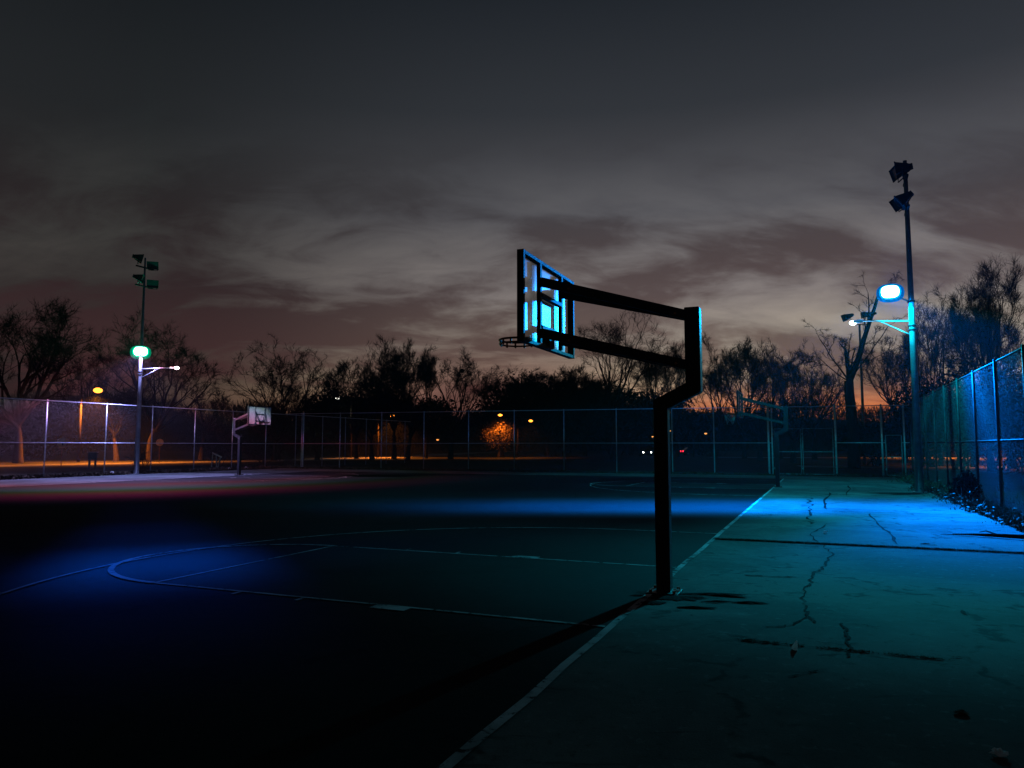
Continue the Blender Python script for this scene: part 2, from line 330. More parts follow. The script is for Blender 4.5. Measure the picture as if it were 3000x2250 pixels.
# ------------------------------------------------------------------ mesh helpers
class MB:
    def __init__(s): s.v = []; s.f = []
    def add(s, vs, fs):
        n = len(s.v); s.v += [tuple(v) for v in vs]; s.f += [tuple(i+n for i in f) for f in fs]; return s
    def box(s, c, d, rz=0.0, rx=0.0, ry=0.0):
        mt = Matrix.Rotation(rz, 3, 'Z') @ Matrix.Rotation(ry, 3, 'Y') @ Matrix.Rotation(rx, 3, 'X')
        vs = [Vector(c) + mt @ Vector((sx*d[0]/2, sy*d[1]/2, sz*d[2]/2)) for sz in (-1, 1) for sy in (-1, 1) for sx in (-1, 1)]
        return s.add(vs, [(0, 2, 3, 1), (4, 5, 7, 6), (0, 1, 5, 4), (2, 6, 7, 3), (0, 4, 6, 2), (1, 3, 7, 5)])
    def bar(s, a, b, w, h, up=(0, 0, 1)):      # rectangular bar from a to b
        a = Vector(a); b = Vector(b); d = (b-a).normalized(); up = Vector(up)
        sd = d.cross(up)
        if sd.length < 1e-4: sd = d.cross(Vector((0, 1, 0)))
        sd.normalize(); u = sd.cross(d).normalized()
        vs = [q + sd*sx*w/2 + u*su*h/2 for q in (a, b) for su in (-1, 1) for sx in (-1, 1)]
        return s.add(vs, [(0, 1, 3, 2), (4, 6, 7, 5), (0, 4, 5, 1), (2, 3, 7, 6), (0, 2, 6, 4), (1, 5, 7, 3)])
    def tube(s, pts, rs, n=10, cap=True):
        pts = [Vector(p) for p in pts]
        if not hasattr(rs, '__len__'): rs = [rs]*len(pts)
        base = len(s.v); pu = None
        for i, p in enumerate(pts):
            d = (pts[min(i+1, len(pts)-1)] - pts[max(i-1, 0)]).normalized()
            if pu is None: pu = d.cross(Vector((0, 1, .13)) if abs(d.y) < .9 else Vector((1, 0, .1))).normalized()
            u = (pu - d*pu.dot(d)).normalized(); v = d.cross(u); pu = u
            for k in range(n):
                a = 2*math.pi*k/n; s.v.append(tuple(p + (u*math.cos(a)+v*math.sin(a))*rs[i]))
        for i in range(len(pts)-1):
            for k in range(n):
                a = base+i*n+k; b = base+i*n+(k+1) % n
                s.f.append((a, b, b+n, a+n))
        if cap:
            s.f.append(tuple(base+k for k in reversed(range(n))))
            e = base+(len(pts)-1)*n; s.f.append(tuple(e+k for k in range(n)))
        return s
    def torus(s, c, R0, r, n=28, k=8):
        pts = []
        b = len(s.v)
        for i in range(n):
            a = 2*math.pi*i/n
            for j in range(k):
                t = 2*math.pi*j/k
                s.v.append((c[0]+(R0+r*math.cos(t))*math.cos(a), c[1]+(R0+r*math.cos(t))*math.sin(a), c[2]+r*math.sin(t)))
        for i in range(n):
            for j in range(k):
                s.f.append((b+i*k+j, b+((i+1) % n)*k+j, b+((i+1) % n)*k+(j+1) % k, b+i*k+(j+1) % k))
        return s
    def ball(s, c, r, n=12, m=8, sq=(1, 1, 1)):
        b = len(s.v)
        for i in range(m+1):
            t = math.pi*i/m
            for j in range(n):
                a = 2*math.pi*j/n
                s.v.append((c[0]+r*sq[0]*math.sin(t)*math.cos(a), c[1]+r*sq[1]*math.sin(t)*math.sin(a), c[2]+r*sq[2]*math.cos(t)))
        for i in range(m):
            for j in range(n):
                s.f.append((b+i*n+j, b+(i+1)*n+j, b+(i+1)*n+(j+1) % n, b+i*n+(j+1) % n))
        return s
    def build(s, name, m, parent=None, smooth=False, bevel=0.0, loc=None):
        me = bpy.data.meshes.new(name); me.from_pydata(s.v, [], s.f); me.validate(); me.update()
        me.materials.append(m)
        if smooth: me.shade_smooth()
        o = bpy.data.objects.new(name, me); COL.objects.link(o)
        if parent: o.parent = parent
        if loc: o.location = loc
        if bevel:
            bv = o.modifiers.new('bevel', 'BEVEL'); bv.width = bevel; bv.segments = 2; bv.limit_method = 'ANGLE'
        return o

def tag(o, label=None, cat=None, group=None, kind=None):
    if label: o['label'] = label
    if cat: o['category'] = cat
    if group: o['group'] = group
    if kind: o['kind'] = kind
    return o
def empty(name, loc=(0, 0, 0), rz=0.0):
    o = bpy.data.objects.new(name, None); o.location = loc; o.rotation_euler = (0, 0, rz); o.empty_display_size = .3
    COL.objects.link(o); return o
def copy_tree(o, parent=None):
    c = o.copy(); COL.objects.link(c)
    if parent: c.parent = parent
    for ch in [q for q in bpy.data.objects if q.parent == o]: copy_tree(ch, c)
    return c
def sheet(name, pts, z, m, kind='structure'):
    b = MB(); b.add([(p[0], p[1], z) for p in pts], [tuple(range(len(pts)))])
    o = b.build(name, m); o['kind'] = kind; return o
def np_mesh(name, verts, faces, m, parent=None, nside=4):
    me = bpy.data.meshes.new(name)
    nv, nf = len(verts), len(faces)
    me.vertices.add(nv); me.vertices.foreach_set('co', verts.astype(np.float32).ravel())
    k = faces.shape[1]
    me.loops.add(nf*k); me.loops.foreach_set('vertex_index', faces.astype(np.int32).ravel())
    me.polygons.add(nf); me.polygons.foreach_set('loop_start', np.arange(0, nf*k, k, dtype=np.int32))
    me.polygons.foreach_set('loop_total', np.full(nf, k, dtype=np.int32))
    me.update(calc_edges=True); me.materials.append(m)
    o = bpy.data.objects.new(name, me); COL.objects.link(o)
    if parent: o.parent = parent
    return o
def seg_mesh(A, Bp, ra, rb, n=3):
    """n-sided prisms for arrays of segments"""
    A = np.asarray(A, float); Bp = np.asarray(Bp, float); ra = np.asarray(ra, float); rb = np.asarray(rb, float)
    d = Bp-A; ln = np.linalg.norm(d, axis=1, keepdims=True); d = d/np.maximum(ln, 1e-6)
    ref = np.where(np.abs(d[:, 2:3]) < .9, np.array([[0, 0, 1.]]), np.array([[1., 0, 0]]))
    u = np.cross(d, ref); u /= np.linalg.norm(u, axis=1, keepdims=True); v = np.cross(d, u)
    N = len(A); V = np.zeros((N, 2*n, 3))
    for k in range(n):
        a = 2*math.pi*k/n; o = u*math.cos(a)+v*math.sin(a)
        V[:, k] = A+o*ra[:, None]; V[:, n+k] = Bp+o*rb[:, None]
    Fc = np.array([[k, (k+1) % n, n+(k+1) % n, n+k] for k in range(n)])
    faces = (Fc[None]+(np.arange(N)*2*n)[:, None, None]).reshape(-1, 4)
    return V.reshape(-1, 3), faces

# ------------------------------------------------------------------ ground
rnd = random.Random(5)
def rise(x, y): return 0.0
gb = MB()
sheet('ground', [(-900, -60), (900, -60), (900, 1200), (-900, 1200)], -.03, M['grass'])
E_ = [P(-5.5, -22), P(-5.5, 9.0)]
edge = []
b_ = -22.0
while b_ <= 38.2:                                  # ragged right edge of the slab
    edge.append(P(-5.45 + rnd.uniform(-.13, .13), b_)); b_ += .7
sheet('pavement', edge + [P(35.9, 38.2), P(35.9, -22)], 0.0, M['concrete'])
sheet('court_surface', [P(-.02, -6.2), P(-.02, 33.9), P(29.4, 33.9), P(29.4, -6.2)], .004, M['court'])
SP = 23.86
for k in range(2):
    sheet('key_paint', [P(.0, .0+SP*k), P(0, 3.66+SP*k), P(5.8, 3.66+SP*k), P(5.8, .0+SP*k)], .008, M['key'])
    sheet('key_paint', [P(29.4, .0+SP*k), P(29.4, 3.66+SP*k), P(23.6, 3.66+SP*k), P(23.6, .0+SP*k)], .008, M['key'])
# painted lines: one sheet of strips
def line(mb, pts, wd=.05, z=.012):
    n = len(pts); vs = []
    for i, p in enumerate(pts):
        a = Vector(pts[max(0, i-1)]); b = Vector(pts[min(n-1, i+1)]); d = (b-a); d.z = 0; d.normalize(); q = Vector((-d.y, d.x, 0))*wd/2
        vs += [(p[0]-q.x, p[1]-q.y, z), (p[0]+q.x, p[1]+q.y, z)]
    mb.add(vs, [(2*i, 2*i+1, 2*i+3, 2*i+2) for i in range(n-1)])
def wob(pts, a, r):                                # hand painted wobble
    return [(p[0]+r.uniform(-a, a), p[1]+r.uniform(-a, a), 0) for p in pts]
lm = MB()
line(lm, wob([P(0, b*.8-6.1) for b in range(51)], .009, rnd), .075, .012)
line(lm, [P(29.3, -6.1), P(29.3, 33.8)], .06, .012)
for k in range(2):
    bc = SP*k
    for (l0, sg) in ((0, 1), (29.35, -1)):
        f = lambda l: l0+sg*l
        z0 = .0125
        line(lm, [P(f(.05), bc), P(f(5.8), bc)], .05, z0); line(lm, [P(f(.05), bc+3.66), P(f(5.8), bc+3.66)], .05, z0)
        line(lm, [P(f(5.8), bc-.0), P(f(5.8), bc+3.66)], .05, z0+.001)
        line(lm, [P(f(5.8)+sg*2.0*math.sin(t*math.pi/30), bc+1.83-1.83*math.cos(t*math.pi/30)) for t in range(0, 31)], .08, z0+.002)
        pts = [P(f(0), bc+1.83-6.1)] + [P(f(1.6+6.02*math.cos(t)), bc+1.83+6.1*math.sin(t)) for t in np.linspace(-math.pi/2, math.pi/2, 60)] + [P(f(0), bc+1.83+6.1)]
        line(lm, pts, .05, z0+.003)
        for (bb, s2) in ((bc, -1), (bc+3.66, 1)):
            lm.add([(*P(f(2.13), bb+s2*.03)[:2], z0+.001), (*P(f(2.55), bb+s2*.03)[:2], z0+.001), (*P(f(2.55), bb+s2*.17)[:2], z0+.001), (*P(f(2.13), bb+s2*.17)[:2], z0+.001)], [(0, 1, 2, 3)])
            for lx in (3.5, 4.4): line(lm, [P(f(lx), bb+s2*.03), P(f(lx), bb+s2*.17)], .05, z0+.001)
lo = lm.build('court_lines', M['paint']); lo['kind'] = 'structure'

# cracks and joints in the slab
cm = MB()
def crack(pts, w0, r, jag=.05, sub=7):
    out = []
    for i in range(len(pts)-1):
        for s_ in range(sub):
            t = s_/sub; a = pts[i]; b = pts[i+1]
            out.append((a[0]+(b[0]-a[0])*t+r.uniform(-jag, jag), a[1]+(b[1]-a[1])*t+r.uniform(-jag, jag)))
    out.append(pts[-1]); n = len(out); vs = []
    for i, p in enumerate(out):
        a = Vector(out[max(0, i-1)][:2]); b = Vector(out[min(n-1, i+1)][:2]); d = (b-a)
        if d.length < 1e-5: d = Vector((1, 0))
        d.normalize(); wd = w0*r.uniform(.15, 1.6)*(1 if 0 < i < n-1 else .1); q = Vector((-d.y, d.x))*wd/2
        vs += [(p[0]-q.x, p[1]-q.y, .007), (p[0]+q.x, p[1]+q.y, .007)]
    cm.add(vs, [(2*i, 2*i+1, 2*i+3, 2*i+2) for i in range(n-1)])
rc = random.Random(11)
J1 = [P(0 - i*.45, 7.15 - i*.012) for i in range(12)]
crack(J1, .03, rc, .012, 12)
crack([P(-1.1-i*.35, .02) for i in range(6)], .009, rc, .012, 10)
crack([P(-.1-i*.45, 14.3) for i in range(12)], .05, rc, .02, 5)
crack([P(-.1-i*.45, 21.4) for i in range(12)], .07, rc, .03, 5)
crack([P(0, 7.15), P(4, 7.2), P(9, 7.15), P(15, 7.2), P(29, 7.2)], .02, rc, .02, 30)
def gp(*pairs):                                    # ground points given as (u, v) bearings turned into metres once
    out = []
    for u, v in pairs:
        y_ = CAM_H*F/(v-1306.0)*.996; yy = y_; out.append(((u-1500)/F*y_*(1.0+(v-1306)*.0000085), yy))
    return out
crack(gp((2410, 1530), (2360, 1560), (2392, 1590), (2420, 1612), (2405, 1650), (2368, 1670), (2350, 1700), (2332, 1740), (2345, 1775), (2340, 1790), (2362, 1810)), .03, rc, .045, 7)
crack(gp((2345, 1790), (2300, 1815), (2240, 1822), (2210, 1820)), .02, rc, .02, 6)
crack(gp((2440, 1810), (2455, 1830), (2450, 1860), (2460, 1885), (2450, 1905)), .025, rc, .02, 6)
crack(gp((2455, 1812), (2500, 1815), (2540, 1822)), .014, rc, .02, 5)
crack(gp((2530, 1500), (2560, 1530), (2590, 1560), (2610, 1590)), .045, rc, .05, 5)
crack(gp((2360, 1455), (2365, 1475), (2358, 1505), (2362, 1532)), .06, rc, .10, 8)
crack(gp((2420, 1440), (2408, 1470), (2412, 1490)), .06, rc, .08, 5)
crack(gp((2480, 1420), (2470, 1450)), .06, rc, .08, 5)
crack(gp((2160, 1675), (2240, 1680), (2320, 1683)), .04, rc, .03, 6)
crack(gp((2430, 1690), (2520, 1718), (2640, 1724)), .014, rc, .02, 6)
crack(gp((2785, 1775), (2800, 1792)), .03, rc, .01, 5)
crack(gp((2360, 1862), (2430, 1870), (2500, 1868)), .014, rc, .02, 6)
crack(gp((2280, 1960), (2330, 1950), (2370, 1942)), .02, rc, .02, 6)
crack(gp((2740, 1905), (2800, 1908)), .016, rc, .02, 6)
co = cm.build('pavement_cracks', M['crack']); co['kind'] = 'structure'
# dirt built up around the foot of the near pole: thin irregular patches
sm = MB()
def blob(c, rx, ry, rz, r, z=.019, n=26, j=.3):
    vs = [(c[0], c[1], z+.004)]
    for i in range(n):
        a = 2*math.pi*i/n; q = 1+r.uniform(-j, j); xx = rx*q*math.cos(a); yy = ry*q*math.sin(a)
        vs.append((c[0]+xx*math.cos(rz)-yy*math.sin(rz), c[1]+xx*math.sin(rz)+yy*math.cos(rz), z-.013))
    sm.add(vs, [(0, i+1, (i+1) % n+1) for i in range(n)])
q = gp((1915, 1728), (2075, 1730), (2110, 1735), (2180, 1754), (2020, 1768), (1975, 1740), (2085, 1752), (1860, 1735), (1900, 1755), (2690, 1588), (2610, 1443), (2640, 1446))
blob(q[0], .30, .16, 0, rc); blob(q[1], .34, .07, -.1, rc); blob(q[2], .22, .045, -.35, rc); blob(q[3], .17, .06, -.1, rc)
blob(q[4], .22, .045, -.1, rc); blob(q[5], .30, .14, 0, rc, .021); blob(q[6], .16, .02, 0, rc, .020); blob(q[7], .1, .05, .2, rc, .0195)
blob(q[8], .15, .08, .2, rc, .0205); blob(q[9], .09, .06, 0, rc, .02, 10, .15); blob(q[10], 1.0, .35, 0, rc); blob(q[11], .7, .25, .3, rc, .02)
so = sm.build('dirt_stains', M['stain']); so['kind'] = 'structure'

# roads far away
def road(name, pts, wd, z):
    mb = MB(); line(mb, [(*p, 0) for p in pts], wd, z); o = mb.build(name, M['road']); o['kind'] = 'structure'; return o
road('road', [(-75, 38), (-58, 50), (-46, 60), (-39, 69), (-32, 79), (-25, 92), (-19, 110), (-15, 135), (-11, 170), (-3, 215), (10, 260)], 7.5, -.012)
road('road', [(24, 62), (34, 59), (50, 58), (100, 60)], 6, -.012)
road('road', [(30, 112), (40, 108), (60, 106), (140, 104)], 7, -.016)
# far rising ground
hv = []; hf = []
nx = 90
for i in range(nx+1):
    xx = -420+840*i/nx
    h = 12.5+1.2*math.sin(xx*.021+1)+.9*math.sin(xx*.07)
    for (yy, zz_) in ((235, -.05), (262, h*.75), (300, h), (420, h+1), (700, h+1)):
        hv.append((xx, yy+8*math.sin(xx*.03), zz_))
for i in range(nx):
    for j in range(4):
        a = i*5+j; hf.append((a, a+5, a+6, a+1))
ho = MB(); ho.add(hv, hf); hob = ho.build('hills', M['grass'], smooth=True); hob['kind'] = 'structure'

# ------------------------------------------------------------------ basketball hoops
def make_hoop(label, net=False, solid=False):
    root = empty('basketball_hoop'); tag(root, label, 'basketball hoop', 'gooseneck basketball hoops around the two courts')
    W = .165
    BZ0, BZ1, BX, BH = 2.90, 3.98, 1.42, .95      # board bottom, top, face plane, half width
    m = MB(); m.box((0, 0, 1.08), (W, W, 2.16))
    po = m.build('pole', M['hoop_black'], root, bevel=.012)
    m = MB(); m.box((-.385, 0, 2.83), (.175, W+.004, .98))
    # slanting neck between lower post and rear upright
    y0 = W/2-.002
    prof = [(-.083, 2.12), (.083, 2.16), (.083, 2.24), (-.02, 2.30), (-.30, 2.50), (-.30, 2.344), (-.47, 2.344)]
    prof = [(.083, 2.13), (.083, 2.23), (-.298, 2.43), (-.472, 2.43), (-.472, 2.325), (-.083, 2.13)]
    n = len(prof)
    vs = [(p[0], -y0, p[1]) for p in prof]+[(p[0], y0, p[1]) for p in prof]
    m2 = MB(); m2.add(vs, [tuple(range(n)), tuple(reversed(range(n, 2*n)))]+[(i, i+n, (i+1) % n+n, (i+1) % n) for i in range(n)])
    m2.build('neck', M['hoop_black'], root)
    m.build('upright', M['hoop_black'], root, bevel=.012)
    m = MB(); m.box((0, 0, .012), (.36, .36, .024)); bp = m.build('base_plate', M['hoop_black'], root, bevel=.004)
    for sx in (-1, 1):
        for sy in (-1, 1):
            m = MB(); m.tube([(sx*.135, sy*.135, .024), (sx*.135, sy*.135, .055)], .018, 6); m.build('anchor_bolt', M['bolt'], bp)
    YS = (-.40, .40)
    for s in YS:
        y1 = s; y0_ = .045 if s > 0 else -.045
        for nm, za, zb in (('upper_arm', 3.22, 3.70), ('lower_arm', 2.63, 3.07)):
            m = MB(); m.bar((-.36, y0_*1.1, za), (BX-.05, y1, zb), .05, .11)
            a = m.build(nm, M['hoop_black'], root)
            for (tt) in (.06, .78):
                px = -.30+(BX+.2)*tt; py = y0_*1.6+(s-y0_*1.6)*max(0, tt-.1); pz = za+(zb-za)*tt
                m = MB(); sg = 1 if s > 0 else -1
                if tt < .5: m.tube([(-.2, sg*.05, za+.03), (-.2, sg*.125, za+.03)], .017, 6)
                else: m.tube([(1.02, s*.78+sg*.0, zb-.11), (1.02, s*.78+sg*.075, zb-.11)], .017, 6)
                m.build('bolt', M['bolt'], a)
    # thin tension rod at the front of the neck
    m = MB(); m.tube([(.15, 0, 2.80), (.13, 0, 2.36), (.075, 0, 2.27)], .007, 6); m.build('tension_rod', M['dark_metal'], root)
    # backboard
    board = MB()
    if solid: board.box((BX+.03, 0, (BZ0+BZ1)/2), (.02, 2*BH-.07, BZ1-BZ0-.06))
    else: board.box((BX+.02, 0, (BZ0+BZ1)/2), (.012, 2*BH-.07, BZ1-BZ0-.06))
    bd = board.build('backboard', M['board_white'] if solid else M['clear'], root)
    fr = MB(); t = .05; dd = .085
    fr.box((BX, -BH+t/2, (BZ0+BZ1)/2), (dd, t, BZ1-BZ0)); fr.box((BX, BH-t/2, (BZ0+BZ1)/2), (dd, t, BZ1-BZ0))
    fr.box((BX, 0, BZ0+.022), (dd-.006, 2*BH-2*t, .044)); fr.box((BX, 0, BZ1-.022), (dd-.006, 2*BH-2*t, .044))
    fr.build('board_frame', M['hoop_black'], bd, bevel=.004)
    for s in YS:
        m = MB(); m.box((BX-.03, s, (BZ0+BZ1)/2), (.05, .055, BZ1-BZ0-.1)); m.build('strut', M['hoop_black'], bd)
    for z_ in (3.545, 3.15):
        m = MB(); m.box((BX-.03, 0, z_), (.07, .74, .045)); m.build('cross_bar', M['hoop_black'], bd)
    if True:                                      # painted shooter square on the face
        m = MB(); xf = BX+(.043 if solid else .030)
        for yy in (-.30, .30): m.box((xf, yy, 3.30), (.003, .045, .45))
        for z_ in (3.097, 3.503): m.box((xf, 0, z_), (.003, .555, .045))
        m.build('target_square', M['hoop_black'] if solid else M['white'], bd)
    # rim
    rim = MB(); rim.torus((BX+.42, 0, 3.06), .236, .014); rim.torus((BX+.42, 0, 3.01), .232, .011)
    rim.box((BX+.10, 0, 3.04), (.16, .14, .02)); rim.box((BX+.045, 0, 3.03), (.02, .16, .16))
    for s in (-1, 1): rim.bar((BX+.05, s*.07, 2.96), (BX+.25, s*.15, 3.035), .02, .01)
    for k in range(12):
        a = 2*math.pi*k/12; rim.bar((BX+.42+.232*math.cos(a), .232*math.sin(a), 3.055), (BX+.42+.23*math.cos(a), .23*math.sin(a), 2.985), .022, .012)
    ro = rim.build('rim', M['rim'], root, smooth=False)
    m = MB(); m.box((BX-.02, 0, 3.03), (.06, .17, .19)); m.build('rim_bracket', M['hoop_black'], ro)
    if net:
        r = random.Random(3); m = MB(); n = 12; rows = 6
        for k in range(n):
            if r.random() < .28: continue
            for s in (-1, 1):
                pts = []
                for j in range(rows+1):
                    if j > 4 and r.random() < .4: break
                    a = 2*math.pi*(k+s*j*.5)/n; rr = .222-.016*j; pts.append((BX+.42+rr*math.cos(a)+r.uniform(-.012, .012), rr*math.sin(a), 3.02-.068*j))
                if len(pts) > 1: m.tube(pts, .009, 4)
        m.build('net', M['net'], ro)
    return root
h1 = make_hoop('large near black basketball hoop with clear framed backboard and arms rising from a square post')
h1.location = P(-.14, 1.87); h1.rotation_euler[2] = ROT
h2 = make_hoop('distant dark basketball hoop with a ragged net, on the baseline near the gates', net=True)
h2.location = P(-.14, 25.72); h2.rotation_euler[2] = ROT
h3 = make_hoop('distant basketball hoop with a pale lit board, beside the left fence', solid=True)
h3.location = P(29.7, 27.1); h3.rotation_euler[2] = ROT+math.pi
# crumpled wrapper at the near pole
def scrap(name, loc, s, label, seed, col='white', flat=.5):
    r = random.Random(seed); m = MB(); m.ball((0, 0, s*.5*flat), s*.5, 9, 6, (1, 1, flat))
    m.v = [(v[0]*r.uniform(.55, 1.35), v[1]*r.uniform(.55, 1.35), max(.0, v[2]*r.uniform(.6, 1.4))) for v in m.v]
    o = m.build(name, M[col]); o.location = (*loc[:2], .006); tag(o, label, 'litter', 'scraps of litter on the pavement'); return o
g_ = gp((1967, 1726), (2865, 2176), (2302, 1884), (2404, 1558), (2765, 2062))
scrap('litter_scrap', (g_[0][0]+.02, g_[0][1]), .075, 'crumpled wrapper lying against the foot of the near hoop post', 2)
scrap('litter_scrap', g_[1], .085, 'small white scrap of paper on the concrete in the bottom right foreground', 4, flat=.35)
scrap('litter_scrap', g_[3], .09, 'pale scrap on the concrete just beyond the long weedy joint', 6)
scrap('litter_scrap', g_[4], .10, 'faint flattened scrap in the dark right foreground', 8, 'litter', .15)
m = MB(); m.tube([(0, 0, 0), (.01, 0, .035), (.02, .0, .075)], [.028, .018, .004], 7); o = m.build('paper_cone', M['white'], loc=(*g_[2], .006)); o.rotation_euler = (.25, -.1, .4)
tag(o, 'crumpled pointed paper cone standing beside the second joint in the concrete', 'litter')

# ------------------------------------------------------------------ fences
def wires(p0, p1, z0, zt0, zt1, s=.082, rad=.0016, gap=None):
    p0 = np.array(p0[:2]); p1 = np.array(p1[:2]); Lg = np.linalg.norm(p1-p0); d = (p1-p0)/Lg; nrm = np.array([-d[1], d[0]])
    A = []; Bq = []
    Hh = max(zt0, zt1)-z0
    for sg in (1, -1):
        k = -Hh
        while k < Lg+Hh:
            # diagonal from (k, z0) rising with slope sg
            a0, h0 = k, 0.0; a1, h1_ = k+sg*Hh, Hh
            # clip to 0..Lg
            lo, hi = 0.0, 1.0; da = a1-a0
            t0 = (0-a0)/da; t1 = (Lg-a0)/da
            if t0 > t1: t0, t1 = t1, t0
            lo = max(lo, t0); hi = min(hi, t1)
            if hi > lo+1e-3:
                q0 = a0+da*lo; q1 = a0+da*hi; off = nrm*sg*.0022
                e0 = p0+d*q0+off; e1 = p0+d*q1+off
                A.append((*e0, z0+Hh*lo)); Bq.append((*e1, z0+Hh*hi))
            k += s
    A = np.array(A); Bq = np.array(Bq); rr = np.full(len(A), rad)
    return seg_mesh(A, Bq, rr, rr)
def make_fence(label, steel='galv', *a_, **k_): return _fence(label, steel, *a_, **k_)
def _fence(label, steel, l0, b0, l1, b1, posts, zt0, zt1, zm, cap=True, postr=.033, s=.082, rad=.0016, gaps=(), mid=True, bars=()):
    """posts: list of distances along the run"""
    A = P(l0, b0); Bq = P(l1, b1); Lg = math.dist(A, Bq); d = Vector(((Bq[0]-A[0])/Lg, (Bq[1]-A[1])/Lg, 0)); rz = math.atan2(d.y, d.x)
    root = empty('chain_link_fence', (A[0], A[1], 0), rz); tag(root, label, 'fence')
    segs = []; c = 0.0
    for g0, g1 in gaps: segs.append((c, g0)); c = g1
    segs.append((c, Lg))
    for k, (g0, g1) in enumerate(segs):
        V, Fc = wires((g0, 0), (g1, 0), .04, zt0+(zt1-zt0)*g0/Lg, zt0+(zt1-zt0)*g1/Lg, s, rad); np_mesh('wire_mesh', V, Fc, M['old_wire' if steel == 'old_galv' else 'wire'], root)
        if mid:
            m = MB(); m.tube([(g0, 0, zm), (g1, 0, zm)], .021, 8); m.build('middle_rail', M[steel], root, True)
    m = MB(); m.tube([(0, 0, zt0), (Lg, 0, zt1)], .024, 8); m.build('top_rail', M[steel], root, True)
    for pz in posts:
        rr = postr; 
        if isinstance(pz, tuple): pz, rr = pz
        zt = zt0+(zt1-zt0)*pz/Lg
        m = MB(); m.tube([(pz, .035, 0), (pz, .035, zt+.02)], rr, 10); m.ball((pz, .035, zt+.03), rr*1.15, 8, 5)
        p_ = m.build('post', M[steel], root, True)
    return root, Lg
# left fence: along l = 36.4
b0 = 6.2
lf, _ = make_fence('tall left chain link fence with lit posts behind the green-white lamp pole', 'galv', 36.4, b0, 36.4, 58.0,
                   [b-b0 for b in (9.65, 13.1, 16.55, 20.0, 23.6, 26.8, 30.2, 33.6, 37.0, 40.4, 43.8, 47.0, 50.2, 53.6, 57.0)], 4.12, 4.12, 1.86)
# centre fence: along b = 38.8 from l=36.2 to l=-6.2
CP = [34.6, 31.1, 27.5, 24.0, 20.5, 17.1, 13.6, 10.1, 6.6, 4.1]
cfp = [36.2-l for l in CP] + [(36.2-34.45, .055), (36.2-1.0, .06), (36.2-.8, .045), (36.2+2.6, .055), (36.2+4.95, .05), (36.2+6.05, .045)]
cf_, CL = make_fence('long chain link fence across the back of the courts, gates at its right end', 'galv', 36.2, 38.8, -6.3, 38.8, cfp, 4.14, 3.92, 1.87,
                     gaps=((36.2-.75, 36.2+2.5), (36.2+5.1, 36.2+5.9)))
# upper mesh above the gates
for g0, g1, zlo in ((36.2-.75, 36.2+2.5, 2.72), (36.2+5.1, 36.2+5.9, 2.35)):
    V, Fc = wires((g0, 0), (g1, 0), zlo, 3.93, 3.93); np_mesh('wire_mesh', V, Fc, M['wire'], cf_)
rb0 = 3.0
rf, _ = make_fence('tall right chain link fence closest to the camera, lit blue beside the lamp pole', 'old_galv', -6.4, rb0, -6.4, 38.7,
                   [b-rb0 for b in (4.2, 7.5, 10.7, 13.9, 17.1, 20.3, 23.3, 26.4, 29.4)]+[(32.4-rb0, .05), (35.6-rb0, .033), (38.5-rb0, .05)], 4.06, 4.0, 1.85, s=.078)
# short return of posts right of the pedestrian gate
m0 = empty('short_post', P(-6.9, 37.2)); m = MB(); m.tube([(0, 0, 0), (0, 0, 2.3)], .05, 10); m.build('shaft', M['galv'], m0, True)
m = MB(); m.ball((0, 0, 2.32), .075, 10, 6); m.build('cap', M['galv'], m0, True); tag(m0, 'short steel post with a round cap between the small gate and the right lamp pole', 'post')
def make_gate(l0, l1, b, H, zm, label, bottom=True):
    A = P(l0, b); Bq = P(l1, b); Lg = math.dist(A, Bq); rz = math.atan2(Bq[1]-A[1], Bq[0]-A[0])
    root = empty('chain_link_gate', (A[0], A[1], 0), rz); tag(root, label, 'gate')
    m = MB(); m.tube([(0, 0, .06), (0, 0, H)], .026, 8); m.tube([(Lg, 0, .06), (Lg, 0, H)], .026, 8); m.tube([(0, 0, H), (Lg, 0, H)], .024, 8)
    m.tube([(0, 0, .08), (Lg, 0, .08)], .026, 8); m.build('gate_frame', M['gate_steel'], root, True)
    m = MB(); m.tube([(0, 0, zm), (Lg, 0, zm)], .024, 8); m.build('crossbar', M['gate_steel'], root, True)
    V, Fc = wires((0, 0), (Lg, 0), .08, H, H); np_mesh('wire_mesh', V, Fc, M['wire'], root)
    for z_ in (.4, H-.3):
        m = MB(); m.box((-.03, 0, z_), (.07, .07, .09)); m.build('hinge', M['gate_steel'], root)
    return root
make_gate(.66, -.76, 38.72, 2.68, 1.36, 'left leaf of the wide double gate behind the far hoop')
make_gate(-.86, -2.45, 38.72, 2.68, 1.36, 'right leaf of the wide double gate in the back fence')
make_gate(-5.12, -5.9, 38.72, 2.28, 1.08, 'narrow walk-through gate between the double gate and the right lamp pole')

# rusty broken post near the right fence
rp = empty('rusty_post', P(-5.75, 9.6+1.0)); m = MB(); m.tube([(0, 0, 0), (.01, 0, 1.0), (-.02, 0, 2.15)], [.055, .05, .045], 9); m.build('shaft', M['rust'], rp, True)
m = MB(); m.box((0, 0, 2.1), (.13, .1, .06), .3); m.build('cap', M['rust'], rp); tag(rp, 'rusty old post in front of the right fence among the leaves', 'post')

